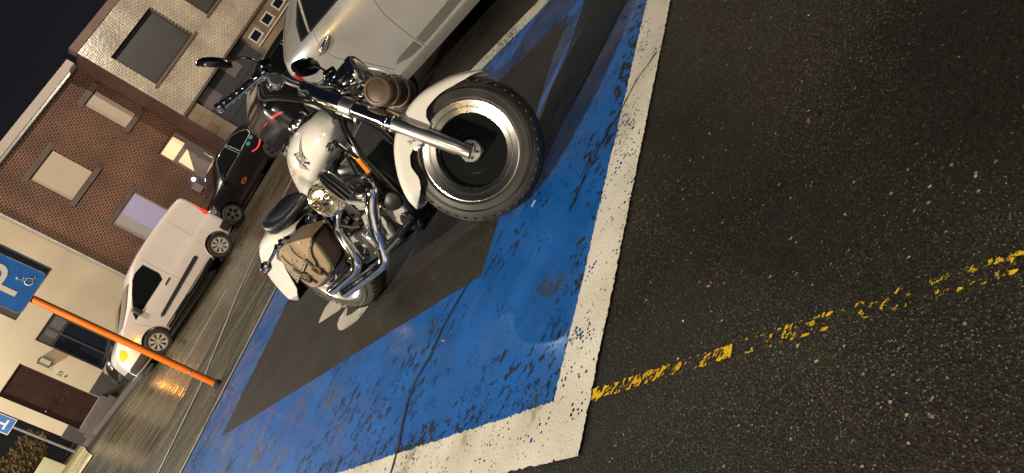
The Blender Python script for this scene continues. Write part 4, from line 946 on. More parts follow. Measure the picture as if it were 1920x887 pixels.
# ------------------------------------------------------------------ motorcycle
BM = Matrix.Translation((-.771, 4.509, 0.0)) @ Matrix.Rotation(RAD(-54.5), 4, 'Z') @ Matrix.Rotation(RAD(-10.1), 4, 'X')
BK = thing("motorcycle", "cream white cruiser motorcycle with tan saddlebag leaning on its stand in the blue bay", "motorcycle", BM)
RK = RAD(32); SAX = Vector((-sin(RK), 0, cos(RK))); SP0 = Vector((1.78, 0, 0)); SM = Matrix.Rotation(RAD(38.5), 3, SAX)
def ST(p): return SP0 + SM @ (Vector(p)-SP0)
HF = Vector((1.63, 0, .321)); HR = Vector((0, 0, .326))
def tread(mb, c, R_, w, n, sx):
    """raised tread blocks around the tyre shoulder"""
    for i in range(n):
        a = 2*pi*i/n
        for sd in (-1, 1):
            pts = []
            for (da, y, dr) in ((0, .10, -.002), (.05, .40, -.012), (.085, .40, -.012), (.035, .10, -.002)):
                r = R_ + dr; pts.append((a+da, sd*w*y, r))
            lo = [mb.v((c[0]+(r-.004)*cos(t), c[1]+y, c[2]+(r-.004)*sin(t))) for t, y, r in pts]; hi = [mb.v((c[0]+(r+.0006)*cos(t), c[1]+y, c[2]+(r+.0006)*sin(t))) for t, y, r in pts]
            mb.face(hi)
            for k in range(4): mb.face([lo[k], lo[(k+1) % 4], hi[(k+1) % 4], hi[k]])
def bike_wheel(c, R_, w, rimr, xf, tm, rm, name="wheel"):
    h = w/2
    mb = MB(xf); P = []
    for i in range(17):     # rounded tyre section
        a = -pi*.5 + pi*i/16; P.append((R_-.105*(1-cos(a))**1.25*1.0 - (.0), h*sin(a)))
    P = [(rimr-.004, -h*.82), (rimr+.012, -h*.95)] + [(max(r, rimr+.016), y) for r, y in P] + [(rimr+.012, h*.95), (rimr-.004, h*.82)]
    P += [(rimr-.02, h*.4), (rimr-.02, -h*.4)]
    mb.lathe(P, c, (0, 1, 0), 96, closed=True)
    for sd in (-1, 1): mb.lathe([(rimr+.045, sd*(h*1.00)), (rimr+.048, sd*(h*1.0+.0025)), (rimr+.051, sd*h*1.0)], c, (0, 1, 0), 72)
    t = mb.build("wheel", tm, BK, ang=30)
    return t
# front wheel -----------------------------------------------------------
fwh = bike_wheel(HF, .321, .145, .222, ST, 'tyre', 'alu')
mb = MB(ST); tread(mb, HF, .320, .145, 44, 1); mb.build("tread", 'tyre', fwh, smooth=False)
mb = MB(ST)
for sd in (-1, 1): mb.lathe([(.229, sd*.058), (.226, sd*.066), (.222, sd*.067), (.198, sd*.060), (.196, sd*.056), (.193, sd*.055), (.190, sd*.057), (.168, sd*.050), (.163, sd*.040), (.160, sd*.01)], HF, (0, 1, 0), 96)
mb.build("rim", 'wrim', fwh, ang=25)
mb = MB(ST)
for sd in (-1, 1): mb.lathe([(.1645, sd*.036), (.160, sd*.027), (.104, sd*.028), (.101, sd*.030), (.098, sd*.028), (.058, sd*.030), (.053, sd*.040), (.0, sd*.044)], HF, (0, 1, 0), 80)
mb.build("wheel_disc", 'disc', fwh, ang=25)
mb = MB(ST)
for k in range(26):
    a = 2*pi*k/26; mb.lathe([(0, .003), (.0016, .0025), (.002, 0)], HF+Vector((.1585*cos(a), -.0262, .1535*sin(a))), (0, -1, 0), 6)
mb.build("rim_rivets", 'mblack', fwh)
mb = MB(ST); mb.lathe([(0, .014), (.047, .013), (.050, .010), (.050, -.02)], HF+Vector((0, -.048, 0)), (0, -1, 0), 40)
mb.lathe([(0, .014), (.047, .013), (.050, .010), (.050, -.02)], HF+Vector((0, .048, 0)), (0, 1, 0), 40)
hp = mb.build("hub_cap", 'hub', fwh, ang=30)
mb = MB(ST)
for k in range(5):
    a = 2*pi*k/5+.5; mb.lathe([(0, .007), (.006, .0065), (.0065, 0)], HF+Vector((.033*cos(a), -.062, .033*sin(a))), (0, -1, 0), 6)
mb.tube([HF+Vector((0, -.055, 0)), HF+Vector((0, -.125, 0))], .0085, 10)
mb.build("axle_bolts", 'mblack', fwh)
mb = MB(ST); mb.lathe([(.112, 0), (.145, 0), (.145, .005), (.112, .005)], HF+Vector((0, .05, 0)), (0, 1, 0), 60, closed=True); mb.build("brake_disc", 'hub', fwh)
mb = MB(ST); mb.box(HF+Vector((-.11, .065, .10)), (.12, .07, .06), bev=.015); mb.build("brake_caliper", 'mblack', fwh)
# rear wheel --------------------------------------------------------------
rwh = bike_wheel(HR, .326, .205, .222, None, 'rtyre', 'rim2')
mb = MB(); tread(mb, HR, .325, .205, 46, 1); mb.build("tread", 'tyre', rwh, smooth=False)
mb = MB()
for sd in (-1, 1): mb.lathe([(.228, sd*.084), (.225, sd*.092), (.219, sd*.092), (.200, sd*.080), (.185, sd*.076), (.168, sd*.066), (.15, sd*.03)], HR, (0, 1, 0), 80)
mb.build("rim", 'rim2', rwh, ang=25)
mb = MB()
for sd in (-1, 1): mb.lathe([(.17, sd*.05), (.12, sd*.035), (.07, sd*.05), (.06, sd*.07), (0, sd*.072)], HR, (0, 1, 0), 60)
mb.build("wheel_disc", 'black', rwh, ang=25)
# fork ----------------------------------------------------------------------
def fk(y, d, off=.0): return HF + SAX*d + Vector((0, y, 0)) + Vector((cos(RK), 0, sin(RK)))*off
for sd in (-1, 1):
    y = sd*.102
    mb = MB(ST); mb.tube([fk(y, -.022), fk(y, -.018), fk(y, .04), fk(y, .05), fk(y, .36), fk(y, .372)], [.022, .030, .030, .0335, .0345, .0345], 28); lg = mb.build("fork_leg", 'alu', BK)
    mb = MB(ST); mb.tube([fk(y, .362), fk(y, .366), fk(y, .415), fk(y, .42)], [.036, .041, .041, .036], 28); mb.tube([fk(y, .385), fk(y, .39), fk(y, .40), fk(y, .405)], [.041, .0435, .0435, .041], 28); mb.build("fork_clamp_ring", 'chrome', lg)
    mb = MB(ST); mb.tube([fk(y, .42), fk(y, .572)], .034, 28); mb.build("fork_sleeve", 'chrome', lg)
    mb = MB(ST); mb.tube([fk(y, .565), fk(y, .57), fk(y, .625), fk(y, .63)], [.034, .043, .043, .036], 28); mb.build("fork_bracket_ring", 'alu', lg)
    mb = MB(ST); mb.tube([fk(y, .63), fk(y, .80), fk(y, .835), fk(y, .842)], [.040, .040, .038, .024], 28); mb.build("fork_cover", 'chrome', lg)
    mb = MB(ST); mb.box(fk(y*.83, .235, -.045), (.07, .02, .028), Matrix.Rotation(-RK, 3, 'Y'), bev=.004)
    for dd in (.21, .26): mb.lathe([(0, .016), (.009, .015), (.010, 0)], fk(y+sd*.012, dd, -.05), (0, sd, 0), 6)
    mb.build("fender_bracket", 'castalu', lg)
mb = MB(ST); mb.box(fk(0, .60), (.07, .22, .045), Matrix.Rotation(-RK, 3, 'Y'), bev=.01); mb.box(fk(0, .80, -.01), (.09, .24, .04), Matrix.Rotation(-RK, 3, 'Y'), bev=.012)
mb.tube([fk(0, .58, -.05), fk(0, .86, -.05)], .028, 16); mb.build("triple_clamp", 'castalu', BK)
# front fender ------------------------------------------------------------
fo = table([(40, .353), (46, .352), (59, .345), (77, .339), (94.5, .347), (110, .355), (125, .366), (138, .371), (152, .372), (167, .379), (186, .388)])
fi = lin([(40, .352), (43.6, .344), (53, .312), (68, .285), (84, .272), (97, .262), (103, .243), (107, .205), (120, .196), (134, .216), (139, .255), (146, .273), (156, .278), (166.6, .262), (172, .265), (178, .280), (182, .31), (186, .372)])
def fender(c, xf, fo, fi, a0, a1, hw, rc, n=90):
    mb = MB(xf); secs = []
    for i in range(n+1):
        a = a0+(a1-a0)*i/n; Ro = fo(a); Ri = min(fi(a), Ro-.004); t = RAD(a); w = hw
        e0 = min(1, (a-a0)/8); e1 = min(1, (a1-a)/7); ww = w*(.62+.38*sqrt(max(0, min(1, e0))))*(.45+.55*sqrt(max(0, min(1, e1))))
        prof = []
        rr = min(rc, Ro-Ri)
        prof.append((Ri, -ww)); prof.append(((Ri+Ro-rr)/2, -ww*1.0)); 
        for j in range(7):
            b_ = j/6*pi/2; prof.append((Ro-rr+rr*sin(b_)*.93, -ww+ (ww*.55)*(1-cos(b_))))
        prof.append((Ro, -ww*.2))
        full = prof + [(r, -y) for r, y in prof[::-1]]
        th = .004
        inner = [(r-(th if k not in (0, len(full)-1) else 0), y*(1-th/ww*1.0)) for k, (r, y) in enumerate(full)]
        ring = full + inner[::-1]
        secs.append([(c[0]+r*cos(t), c[1]+y, c[2]+r*sin(t)) for r, y in ring])
    mb.loft(secs); return mb
fender(HF, ST, fo, fi, 41, 186, .098, .05).build("front_fender", 'cream', BK, ang=40)
# rear fender
ro_ = table([(60, .385), (76, .390), (90, .415), (105, .452), (122, .50), (140, .545), (156, .575), (170, .60), (182, .62)])
ri_ = lin([(60, .36), (76, .345), (90, .318), (105, .300), (117, .292), (135, .294), (149, .300), (160, .318), (169, .345), (175, .405), (180, .52), (182, .61)])
rfen = fender(HR, None, ro_, ri_, 62, 182, .128, .075).build("rear_fender", 'cream', BK, ang=40)
fender(HR, None, lambda a: ro_(a)-.0065, ri_, 63, 181.5, .1215, .072).build("fender_liner", 'mblack', rfen, ang=40)
mb = MB(); mb.box((-.585, 0, .60), (.05, .09, .07), Matrix.Rotation(RAD(-25), 3, 'Y'), bev=.015); mb.build("tail_light", 'redl', BK)
for sd in (-1, 1):
    mb = MB(); mb.tube([(.16, sd*.14, .655), (-.02, sd*.15, .66), (-.10, sd*.16, .645), (-.13, sd*.22, .632)], [.013, .013, .011, .010], 12)
    mb.lathe([(0, .02), (.02, .022), (.026, .012), (.022, 0), (0, -.004)], (.10, sd*.145, .66), (0, sd, 0), 14)
    mb.lathe([(0, .02), (.018, .02), (.022, .01), (.018, 0), (0, -.004)], (.02, sd*.145, .66), (0, sd, 0), 14); fs_ = mb.build("fender_strut", 'chrome', BK)
    mb = MB(); mb.lathe([(.0, -.045), (.018, -.040), (.031, -.022), (.036, .0), (.034, .020), (.026, .034), (.0, .040)], (-.125, sd*.235, .632), (1, 0, .1), 24); ind = mb.build("turn_signal", 'chrome', BK)
    mb = MB(); mb.lathe([(.030, .0), (.028, .010), (.0, .018)], (-.165, sd*.235, .628), (-1, 0, -.1), 20); mb.build("signal_lens", 'amber', ind)
# tank -----------------------------------------------------------------------
tw = table([(.40, .012), (.44, .032), (.52, .052), (.62, .080), (.72, .118), (.83, .158), (.95, .170), (1.08, .150), (1.15, .118), (1.19, .06)])
tt = table([(.40, .735), (.44, .775), (.52, .855), (.62, .920), (.75, .962), (.90, .978), (1.03, .966), (1.12, .938), (1.19, .885)])
tbm = table([(.40, .690), (.50, .688), (.62, .712), (.72, .722), (.80, .718), (.90, .735), (1.03, .757), (1.12, .782), (1.19, .84)])
def tank_pt(x, a, off=0):
    w, T, B = tw(x)+off, tt(x)+off, tbm(x)-off*.3
    zc = B+(T-B)*.42; ca, sa = cos(a), sin(a)
    y = w*(abs(ca)**.85)*(1 if ca >= 0 else -1)
    z = zc+(T-zc)*(abs(sa)**.95) if sa >= 0 else zc-(zc-B)*(abs(sa)**.62)
    return (x, y, z)
def tank_side(x, z, off=.0):
    T, B = tt(x), tbm(x); zc = B+(T-B)*.42
    s_ = ((z-zc)/(T-zc))**(1/.95) if z >= zc else -((zc-z)/(zc-B))**(1/.62)
    s_ = max(-1, min(1, s_)); a = math.asin(s_); return abs(tank_pt(x, a, off)[1])
mb = MB(); secs = []
for i in range(49):
    u = i/48; x = .40+.79*(.5-.5*cos(pi*u)); secs.append([tank_pt(x, 2*pi*k/56) for k in range(56)])
mb.loft(secs); tank = mb.build("fuel_tank", 'cream', BK, ang=60)
mb = MB(); cs = []
for i in range(20):
    x = .60+.47*i/19; w_ = .045*min(1, .3+i/5); z_ = tt(x); cs.append([(x, -w_, z_-.012), (x, -w_*.85, z_+.008), (x, 0, z_+.014), (x, w_*.85, z_+.008), (x, w_, z_-.012), (x, 0, z_-.03)])
mb.loft(cs); mb.build("tank_console", 'black', tank)
mb = MB(); mb.lathe([(.055, -.01), (.058, .02), (.052, .032), (.048, .028), (0, .026)], (.93, 0, .985), (-.15, 0, 1), 30); mb.build("speedometer", 'chrome', tank)
for sd in (-1, 1):
    mb = MB(); mb.lathe([(.030, -.012), (.031, .010), (.024, .018), (0, .02)], (.80, sd*.085, .955), (-.1, sd*.35, 1), 24); mb.build("filler_cap", 'chrome', tank)
    # winged flywheel emblem
    mb = MB(); D_ = lambda x, z: (x, sd*(tank_side(x, z)+.0012), z)
    ex, ez = .945, .872
    for k in range(5):
        a0 = (ex+.020+.004*k, ez+.016-.011*k); a1 = (ex+.095-.012*k, ez+.070-.014*k); n = 8
        mb.tube([D_(a0[0]+(a1[0]-a0[0])*j/n, a0[1]+(a1[1]-a0[1])*j/n) for j in range(n+1)], [.0024-.0013*j/n for j in range(n+1)], 5, flat=.6)
    for k in range(5):
        a0 = (ex-.024+.003*k, ez-.002-.008*k); a1 = (ex-.070+.010*k, ez-.030-.010*k); n = 8
        mb.tube([D_(a0[0]+(a1[0]-a0[0])*j/n, a0[1]+(a1[1]-a0[1])*j/n) for j in range(n+1)], [.0024-.0010*j/n for j in range(n+1)], 5, flat=.6)
    for r in (.010, .020, .031): mb.tube([D_(ex+r*cos(a), ez+r*.95*sin(a)) for a in [2*pi*i/20 for i in range(21)]], .0016, 5)
    for k in range(8): a = 2*pi*k/8; mb.tube([D_(ex+.010*cos(a), ez+.010*sin(a)), D_(ex+.031*cos(a), ez+.030*sin(a))], .0012, 5)
    mb.tube([D_(ex+.008, ez-.026), D_(ex+.020, ez-.046), D_(ex+.030, ez-.040)], .006, 6); mb.tube([D_(ex-.012, ez+.026), D_(ex-.020, ez+.034)], .006, 6)
    mb.build("wing_emblem", 'ink', tank)
    mb = MB(); mb.lathe([(0, .014), (.020, .012), (.026, .004), (.026, -.03)], (1.125, sd*.12, .800), (.2, sd, 0), 20); mb.lathe([(0, .02), (.010, .018), (.011, 0)], (1.125, sd*.128, .80), (.2, sd, 0), 6); mb.build("tank_mount", 'chrome', tank)
# seat -----------------------------------------------------------------------
sw = table([(-.02, .03), (.0, .09), (.08, .150), (.18, .165), (.30, .135), (.42, .085), (.50, .055), (.53, .02)])
stp = table([(-.02, .79), (.0, .82), (.06, .838), (.16, .800), (.26, .772), (.38, .765), (.48, .775), (.53, .755)])
mb = MB(); secs = []
for i in range(33):
    x = -.02+.55*(.5-.5*cos(pi*i/32)); w_, T = sw(x), stp(x); B = .690+.02*abs(x-.2); s_ = []
    for k in range(28):
        a = 2*pi*k/28; ca, sa = cos(a), sin(a); dip = .012*(1-abs(ca))*(1 if sa > 0 else 0)
        zc = B+(T-B)*.5; s_.append((x, w_*(abs(ca)**.7)*(1 if ca >= 0 else -1), zc+(T-B)*.5*(abs(sa)**.75)*(1 if sa >= 0 else -1)-dip))
    secs.append(s_)
mb.loft(secs); st_ = mb.build("seat", 'seat', BK, ang=60)
mb = MB(); mb.tube([(x, -(sw(x)*.97+.004), .735+.02*abs(x-.2)) for x in [.0+.05*i for i in range(11)]], .004, 6); mb.build("seat_piping", 'mblack', st_)
# frame ----------------------------------------------------------------------
mb = MB()
for sd in (-1, 1):
    y = sd*.105
    mb.tube([(1.23, sd*.02, .86), (1.215, sd*.06, .80), (1.20, y, .66), (1.16, y, .38), (1.10, y, .24), (1.0, y, .205), (.2, y, .215), (.08, sd*.13, .27)], .019, 14)
    mb.tube([(1.24, 0, .88), (.9, sd*.04, .74), (.5, sd*.09, .66), (.25, sd*.12, .56), (.05, sd*.135, .34)], .019, 14)
    mb.tube([(.5, sd*.1, .66), (.38, sd*.12, .40), (.3, sd*.12, .22)], .018, 12)
mb.lathe([(.034, -.09), (.036, -.08), (.036, .08), (.034, .09)], (1.228, 0, .875), tuple(SAX), 20)
for x in (.35, .75, 1.05): mb.tube([(x, -.11, .207), (x, .11, .207)], .016, 10)
fr = mb.build("frame", 'black', BK)
mb = MB(); mb.box((1.165, 0, .52), (.045, .17, .24), Matrix.Rotation(RAD(-6), 3, 'Y'), bev=.008)
for i in range(12): mb.box((1.192, 0, .42+.017*i), (.01, .15, .004), Matrix.Rotation(RAD(-6), 3, 'Y'))
mb.build("oil_cooler", 'mblack', fr, smooth=False)
mb = MB(); mb.tube([(1.20, -.135, .78), (1.235, -.150, .68), (1.245, -.155, .62)], .011, 10); rf = mb.build("reflector_bracket", 'chrome', fr)
mb = MB(); mb.box((1.243, -.165, .635), (.030, .010, .085), Matrix.Rotation(RAD(18), 3, 'Y'), bev=.003); mb.build("amber_reflector", 'amber', rf)
# swing arm, rear shock covers, battery box ---------------------------------
mb = MB()
for sd in (-1, 1): mb.tube([(.42, sd*.13, .36), (.2, sd*.135, .33), (.0, sd*.135, .326), (-.06, sd*.135, .326)], [.028, .026, .028, .02], 12)
mb.build("swing_arm", 'black', BK)
mb = MB(); mb.b(.30, .52, -.145, .145, .44, .64, .03); mb.build("battery_box", 'black', BK)
# engine ---------------------------------------------------------------------
EC = Vector((.86, 0, .34))
mb = MB(); mb.lathe([(0, -.12), (.12, -.12), (.135, -.10), (.135, .10), (.12, .12), (0, .12)], EC, (0, 1, 0), 40); mb.b(.52, .86, -.115, .12, .24, .42, .03); mb.b(.72, 1.02, -.09, .09, .215, .30, .02)
eng = mb.build("engine_case", 'enblack', BK, ang=40)
for nm, ang, yo in (("rear", -22.5, .012), ("front", 22.5, -.012)):
    A_ = RAD(ang); d = Vector((sin(A_), 0, cos(A_))); c0 = EC+Vector((0, yo, 0)); Rm = Matrix.Rotation(A_, 3, 'Y')
    mb = MB(); mb.tube([c0+d*.10, c0+d*.30], .052, 28); cyl = mb.build("cylinder", 'enblack', eng)
    mb = MB()
    for k in range(9):
        h_ = .125+.0165*k; rr = .083 if k < 8 else .078
        mb.lathe([(.050, -.0028), (rr, -.0018), (rr, .0018), (.050, .0028)], c0+d*h_, tuple(d), 32, closed=True)
    mb.build("cooling_fins", 'castalu', cyl)
    mb = MB(); mb.box(c0+d*.295, (.15, .16, .035), Rm, bev=.012)
    for k in range(3): mb.box(c0+d*(.272+.015*k), (.172, .178, .004), Rm)
    mb.build("cylinder_head", 'silverp', cyl)
    mb = MB(); mb.box(c0+d*.345, (.145, .150, .06), Rm, bev=.022); mb.box(c0+d*.372, (.10, .10, .03), Rm, bev=.012)
    for sx in (-1, 1):
        for sy in (-1, 1): mb.lathe([(0, .012), (.008, .011), (.008, 0)], c0+d*.33+Rm @ Vector((sx*.06, sy*.066, 0)), tuple(d), 6)
    mb.build("rocker_cover", 'silverp', cyl)
    for k in (0, 1):
        x_ = .86+(.035+.035*k)*(1 if ang > 0 else -1)
        mb = MB(); b0 = Vector((x_, -.105, .40)); b1 = c0+d*.28+Rm @ Vector((.025*(1 if k else -1), -.085, 0))
        mb.tube([b0, b0+(b1-b0)*.08, b0+(b1-b0)*.09, b0+(b1-b0)*.5, b0+(b1-b0)*.51, b0+(b1-b0)*.92, b0+(b1-b0)*.93, b1], [.014, .014, .0095, .0095, .012, .012, .015, .015], 14); mb.build("pushrod_tube", 'chrome', cyl)
mb = MB(); mb.lathe([(.085, 0), (.083, .018), (.075, .026), (.040, .028), (.036, .036), (0, .037)], (.86, -.118, .355), (0, -1, 0), 40)
mb.prism([(.78, .40), (.84, .46), (.93, .455), (.965, .38), (.90, .27), (.80, .28)], lambda u, v: (u, -.11, v), lambda u, v: (u, -.138, v)); cc = mb.build("cam_cover", 'silverp', eng, bevel=.006)
mb = MB()
for k in range(6): a = 2*pi*k/6; mb.lathe([(0, .008), (.006, .007), (.0065, 0)], (.86+.062*cos(a), -.143, .355+.062*sin(a)), (0, -1, 0), 6)
mb.lathe([(.050, 0), (.048, .01), (0, .013)], (.86, -.154, .355), (0, -1, 0), 28); mb.build("timer_cover", 'chrome', cc)
mb = MB(); mb.lathe([(.045, 0), (.045, .08), (.03, .1), (0, .1)], (1.10, -.06, .30), (0, -1, 0), 24); mb.build("oil_filter", 'mblack', eng)
mb = MB(); mb.prism([(.36, .33), (.50, .42), (.70, .41), (.77, .30), (.66, .235), (.42, .245)], lambda u, v: (u, -.10, v), lambda u, v: (u, -.142, v)); tc_ = mb.build("transmission_cover", 'silverp', eng, bevel=.012)
mb = MB(); mb.lathe([(.058, 0), (.054, .018), (.03, .024), (0, .025)], (.60, -.142, .33), (0, -1, 0), 30)
for k in range(8): a = 2*pi*k/8; mb.lathe([(0, .006), (.005, .005), (.005, 0)], (.60+.046*cos(a), -.158, .33+.046*sin(a)), (0, -1, 0), 6)
mb.build("clutch_cover_cap", 'chrome', tc_)
mb = MB(); mb.prism([(.55, .24), (.62, .43), (.98, .43), (1.04, .34), (.98, .24)], lambda u, v: (u, .12, v), lambda u, v: (u, .19, v)); mb.build("primary_cover", 'chrome', eng, bevel=.02)
mb = MB(); mb.tube([(.97, -.06, .62), (.90, -.10, .655), (.84, -.02, .66)], .028, 14); mb.build("intake_manifold", 'castalu', eng)
for k, pts in enumerate([[(.80, -.09, .58), (.70, -.13, .56), (.62, -.12, .48), (.58, -.11, .40)], [(.95, -.12, .60), (1.02, -.13, .50), (1.06, -.11, .40), (1.04, -.08, .30)], [(.70, -.10, .66), (.60, -.13, .60), (.52, -.14, .50)], [(1.12, -.10, .72), (1.08, -.12, .62), (1.10, -.10, .50)]]):
    mb = MB(); n = 14; P = []
    for i in range(n+1):
        t = i/n*(len(pts)-1); j = min(int(t), len(pts)-2); f_ = t-j; P.append(Vector(pts[j]).lerp(Vector(pts[j+1]), f_*f_*(3-2*f_)))
    mb.tube(P, .006, 8); mb.build("hose", 'rubber', eng)
# air cleaner ------------------------------------------------------------
def smooth0(pts, n=8):
    P = [Vector(p) for p in pts]; out = []
    for i in range(len(P)-1):
        p0, p1, p2, p3 = P[max(0, i-1)], P[i], P[i+1], P[min(len(P)-1, i+2)]
        for j in range(n):
            t = j/n; out.append(.5*((2*p1)+(p2-p0)*t+(2*p0-5*p1+4*p2-p3)*t*t+(3*p1-p0-3*p2+p3)*t**3))
    out.append(P[-1]); return out
ac = Vector((.935, -.255, .655)); aa = Vector((.28, -1, .0)).normalized(); al = aa.cross(Vector((0, 0, 1))).normalized()
MT['goldchrome'] = mat("gold lamplit chrome", (.80, .70, .50), .14, 1, bump=(38, .5, .006), rv=(30, .08, .26))  # gold tint in the base colour stands for amber lamp reflections
mb = MB(); mb.lathe([(.076, -.07), (.093, -.05), (.095, -.012), (.089, .008), (.080, .013), (.076, .011), (.072, .014), (.055, .019), (.0, .022)], ac, aa, 56)
air = mb.build("air_cleaner", 'goldchrome', BK, ang=28)
mb = MB(); Ra = Matrix((al, aa, Vector((0, 0, 1)))).transposed()
for dz, wd in ((-.030, .115), (.0, .135), (.030, .115)): mb.box(ac+aa*.024+Vector((0, 0, dz)), (wd, .005, .006), Ra, bev=.002)
for dx in (-.038, .038): mb.lathe([(.024, 0), (.024, .006), (.019, .008), (.019, .004)], ac+aa*.017+al*dx, aa, 24)
mb.build("cover_trim", 'chrome', air)
cx_, cz_ = 1.075, .668
def ell(k, n, s_=1.0, y=-.250, dx=0):
    a = 2*pi*k/n; u = .086*s_*(abs(cos(a))**.7)*(1 if cos(a) > 0 else -1); v = .037*s_*(abs(sin(a))**.7)*(1 if sin(a) > 0 else -1)
    return (cx_+dx+v*.80, y+v*.60, cz_+u)
mb = MB(); mb.loft([[ell(k, 32, .8, -.16, -.14) for k in range(32)], [ell(k, 32, .95, -.205, -.06) for k in range(32)], [ell(k, 32, .98, -.240) for k in range(32)]]); so = mb.build("intake_scoop", 'black', air)
mb = MB(); mb.tube([ell(k, 32, 1.03, -.243) for k in range(33)], .0055, 8)
for w_ in (-.16, .16):
    c0_ = Vector((cx_+.80*.037*w_*2, -.248+.6*.037*w_*2, cz_)); mb.tube([c0_+Vector((0, 0, -.083)), c0_+Vector((0, 0, .083))], .0035, 8)
mb.build("scoop_bars", 'chrome', so)
mb = MB(); mb.tube([(.96, -.215, .60), (1.0, -.20, .545), (1.03, -.17, .48)], .012, 10); mb.tube([(.99, -.225, .59), (1.03, -.20, .53), (1.05, -.17, .47)], .007, 8); mb.box((1.0, -.17, .52), (.10, .02, .09), Matrix.Rotation(RAD(20), 3, 'Y'), bev=.006)
for k in range(5): mb.box((1.0+.004*k, -.183, .49+.015*k), (.095, .012, .005), Matrix.Rotation(RAD(20), 3, 'Y'))
mb.build("cleaner_bracket", 'silverp', air)
mb = MB(); mb.b(.70, .80, -.10, .10, .42, .60, .01); mb.b(.92, 1.02, -.09, .09, .40, .46, .01); mb.b(.56, .72, -.11, .11, .55, .64, .012); mb.build("inner_block", 'enblack', eng)
for i, P in enumerate([[(.70, -.12, .62), (.66, -.15, .54), (.72, -.16, .47), (.78, -.15, .43)], [(.62, -.13, .60), (.58, -.15, .50), (.66, -.155, .44)], [(1.10, -.08, .70), (1.13, -.11, .58), (1.12, -.12, .50)], [(1.17, -.12, .60), (1.13, -.14, .48), (1.12, -.12, .36), (1.05, -.11, .26)]]):
    mb = MB(); mb.tube(smooth0(P), .007 if i % 2 else .010, 8); mb.build("hose", 'chrome' if i == 1 else 'rubber', eng)
for (x, y, z, r_) in ((.66, -.15, .60, .020), (.60, -.155, .575, .014), (.73, -.15, .50, .016), (.80, -.14, .47, .014), (.56, -.15, .46, .018), (1.06, -.15, .42, .022), (1.12, -.15, .33, .018), (.98, -.14, .46, .014)):
    mb = MB(); mb.lathe([(0, .014), (r_*.6, .013), (r_*.7, .006), (r_, .005), (r_, -.02)], (x, y, z), (.1, -1, .05), 16); mb.build("bolt_cap", 'chrome', eng)
mb = MB(); mb.prism([(1.02, .42), (1.10, .46), (1.15, .38), (1.12, .27), (1.04, .25), (1.0, .33)], lambda u, v: (u, -.11, v), lambda u, v: (u, -.14, v)); mb.build("regulator_cover", 'silverp', eng, bevel=.008)
# exhaust ---------------------------------------------------------------
def smooth(pts, n=8):
    P = [Vector(p) for p in pts]; out = []
    for i in range(len(P)-1):
        p0, p1, p2, p3 = P[max(0, i-1)], P[i], P[i+1], P[min(len(P)-1, i+2)]
        for j in range(n):
            t = j/n; out.append(.5*((2*p1)+(p2-p0)*t+(2*p0-5*p1+4*p2-p3)*t*t+(3*p1-p0-3*p2+p3)*t**3))
    out.append(P[-1]); return out
pa = smooth([(1.03, -.07, .60), (1.13, -.13, .585), (1.16, -.18, .53), (1.085, -.205, .475), (.965, -.22, .37), (.90, -.235, .285), (.84, -.245, .235), (.74, -.25, .222), (.5, -.255, .222), (.30, -.258, .224)])
mb = MB(); mb.tube(pa, [.026]*16+[.034]*(len(pa)-16), 24, cap=False); ea = mb.build("exhaust_pipe", 'chrome', BK)
mb = MB(); mb.tube([(.33, -.2575, .2235), (.305, -.258, .2237)], .031, 20); mb.build("exhaust_inner", 'mblack', ea)
pb = smooth([(.74, -.06, .565), (.70, -.13, .55), (.665, -.175, .50), (.66, -.20, .45), (.655, -.22, .39), (.64, -.235, .33), (.585, -.24, .293), (.50, -.245, .283), (.36, -.25, .28), (.21, -.252, .278)])
mb = MB(); mb.tube(pb, [.025]*16+[.033]*(len(pb)-16), 24, cap=False); eb_ = mb.build("exhaust_pipe", 'chrome', BK)
mb = MB(); mb.tube([(.235, -.2515, .2785), (.212, -.252, .2781)], .0295, 20); mb.build("exhaust_inner", 'mblack', eb_)
mb = MB(); mb.box((.45, -.20, .25), (.30, .012, .05), bev=.004); mb.box((.30, -.18, .27), (.02, .10, .02)); mb.build("exhaust_bracket", 'mblack', BK)
# foot controls ----------------------------------------------------------
mb = MB(); mb.tube([(1.06, -.15, .28), (1.02, -.27, .30)], .011, 10); mb.tube([(.99, -.28, .40), (.97, -.285, .33), (.90, -.285, .30)], .007, 10); mb.box((.99, -.29, .405), (.03, .05, .012), bev=.003)
mb.build("brake_pedal", 'chrome', BK)
mb = MB(); mb.tube([(1.10, -.12, .27), (1.12, -.20, .275)], .013, 10); mb.box((1.10, -.27, .285), (.20, .10, .018), Matrix.Rotation(RAD(-6), 3, 'Y'), bev=.006)
for k in range(6): mb.box((1.03+.028*k, -.27, .297+.003*k), (.008, .088, .008))
mb.build("footboard", 'rubber', BK)
mb = MB(); mb.tube([(1.10, .12, .27), (1.12, .20, .275)], .013, 10); mb.box((1.10, .27, .285), (.20, .10, .018), bev=.006); mb.build("footboard", 'rubber', BK)
mb = MB(); mb.tube(smooth([(.98, .14, .22), (1.0, .20, .12), (1.03, .285, .075)]), .010, 10); mb.lathe([(0, 0), (.02, 0), (.02, .01), (0, .01)], (1.03, .29, .064), (0, .18, 1), 12); mb.build("kickstand", 'chrome', BK)
mb = MB(); mb.lathe([(.05, 0), (.055, .02), (.05, .035), (.02, .05), (0, .05)], (1.13, -.12, .42), (.35, -1, 0), 28); mb.build("horn", 'mblack', BK)
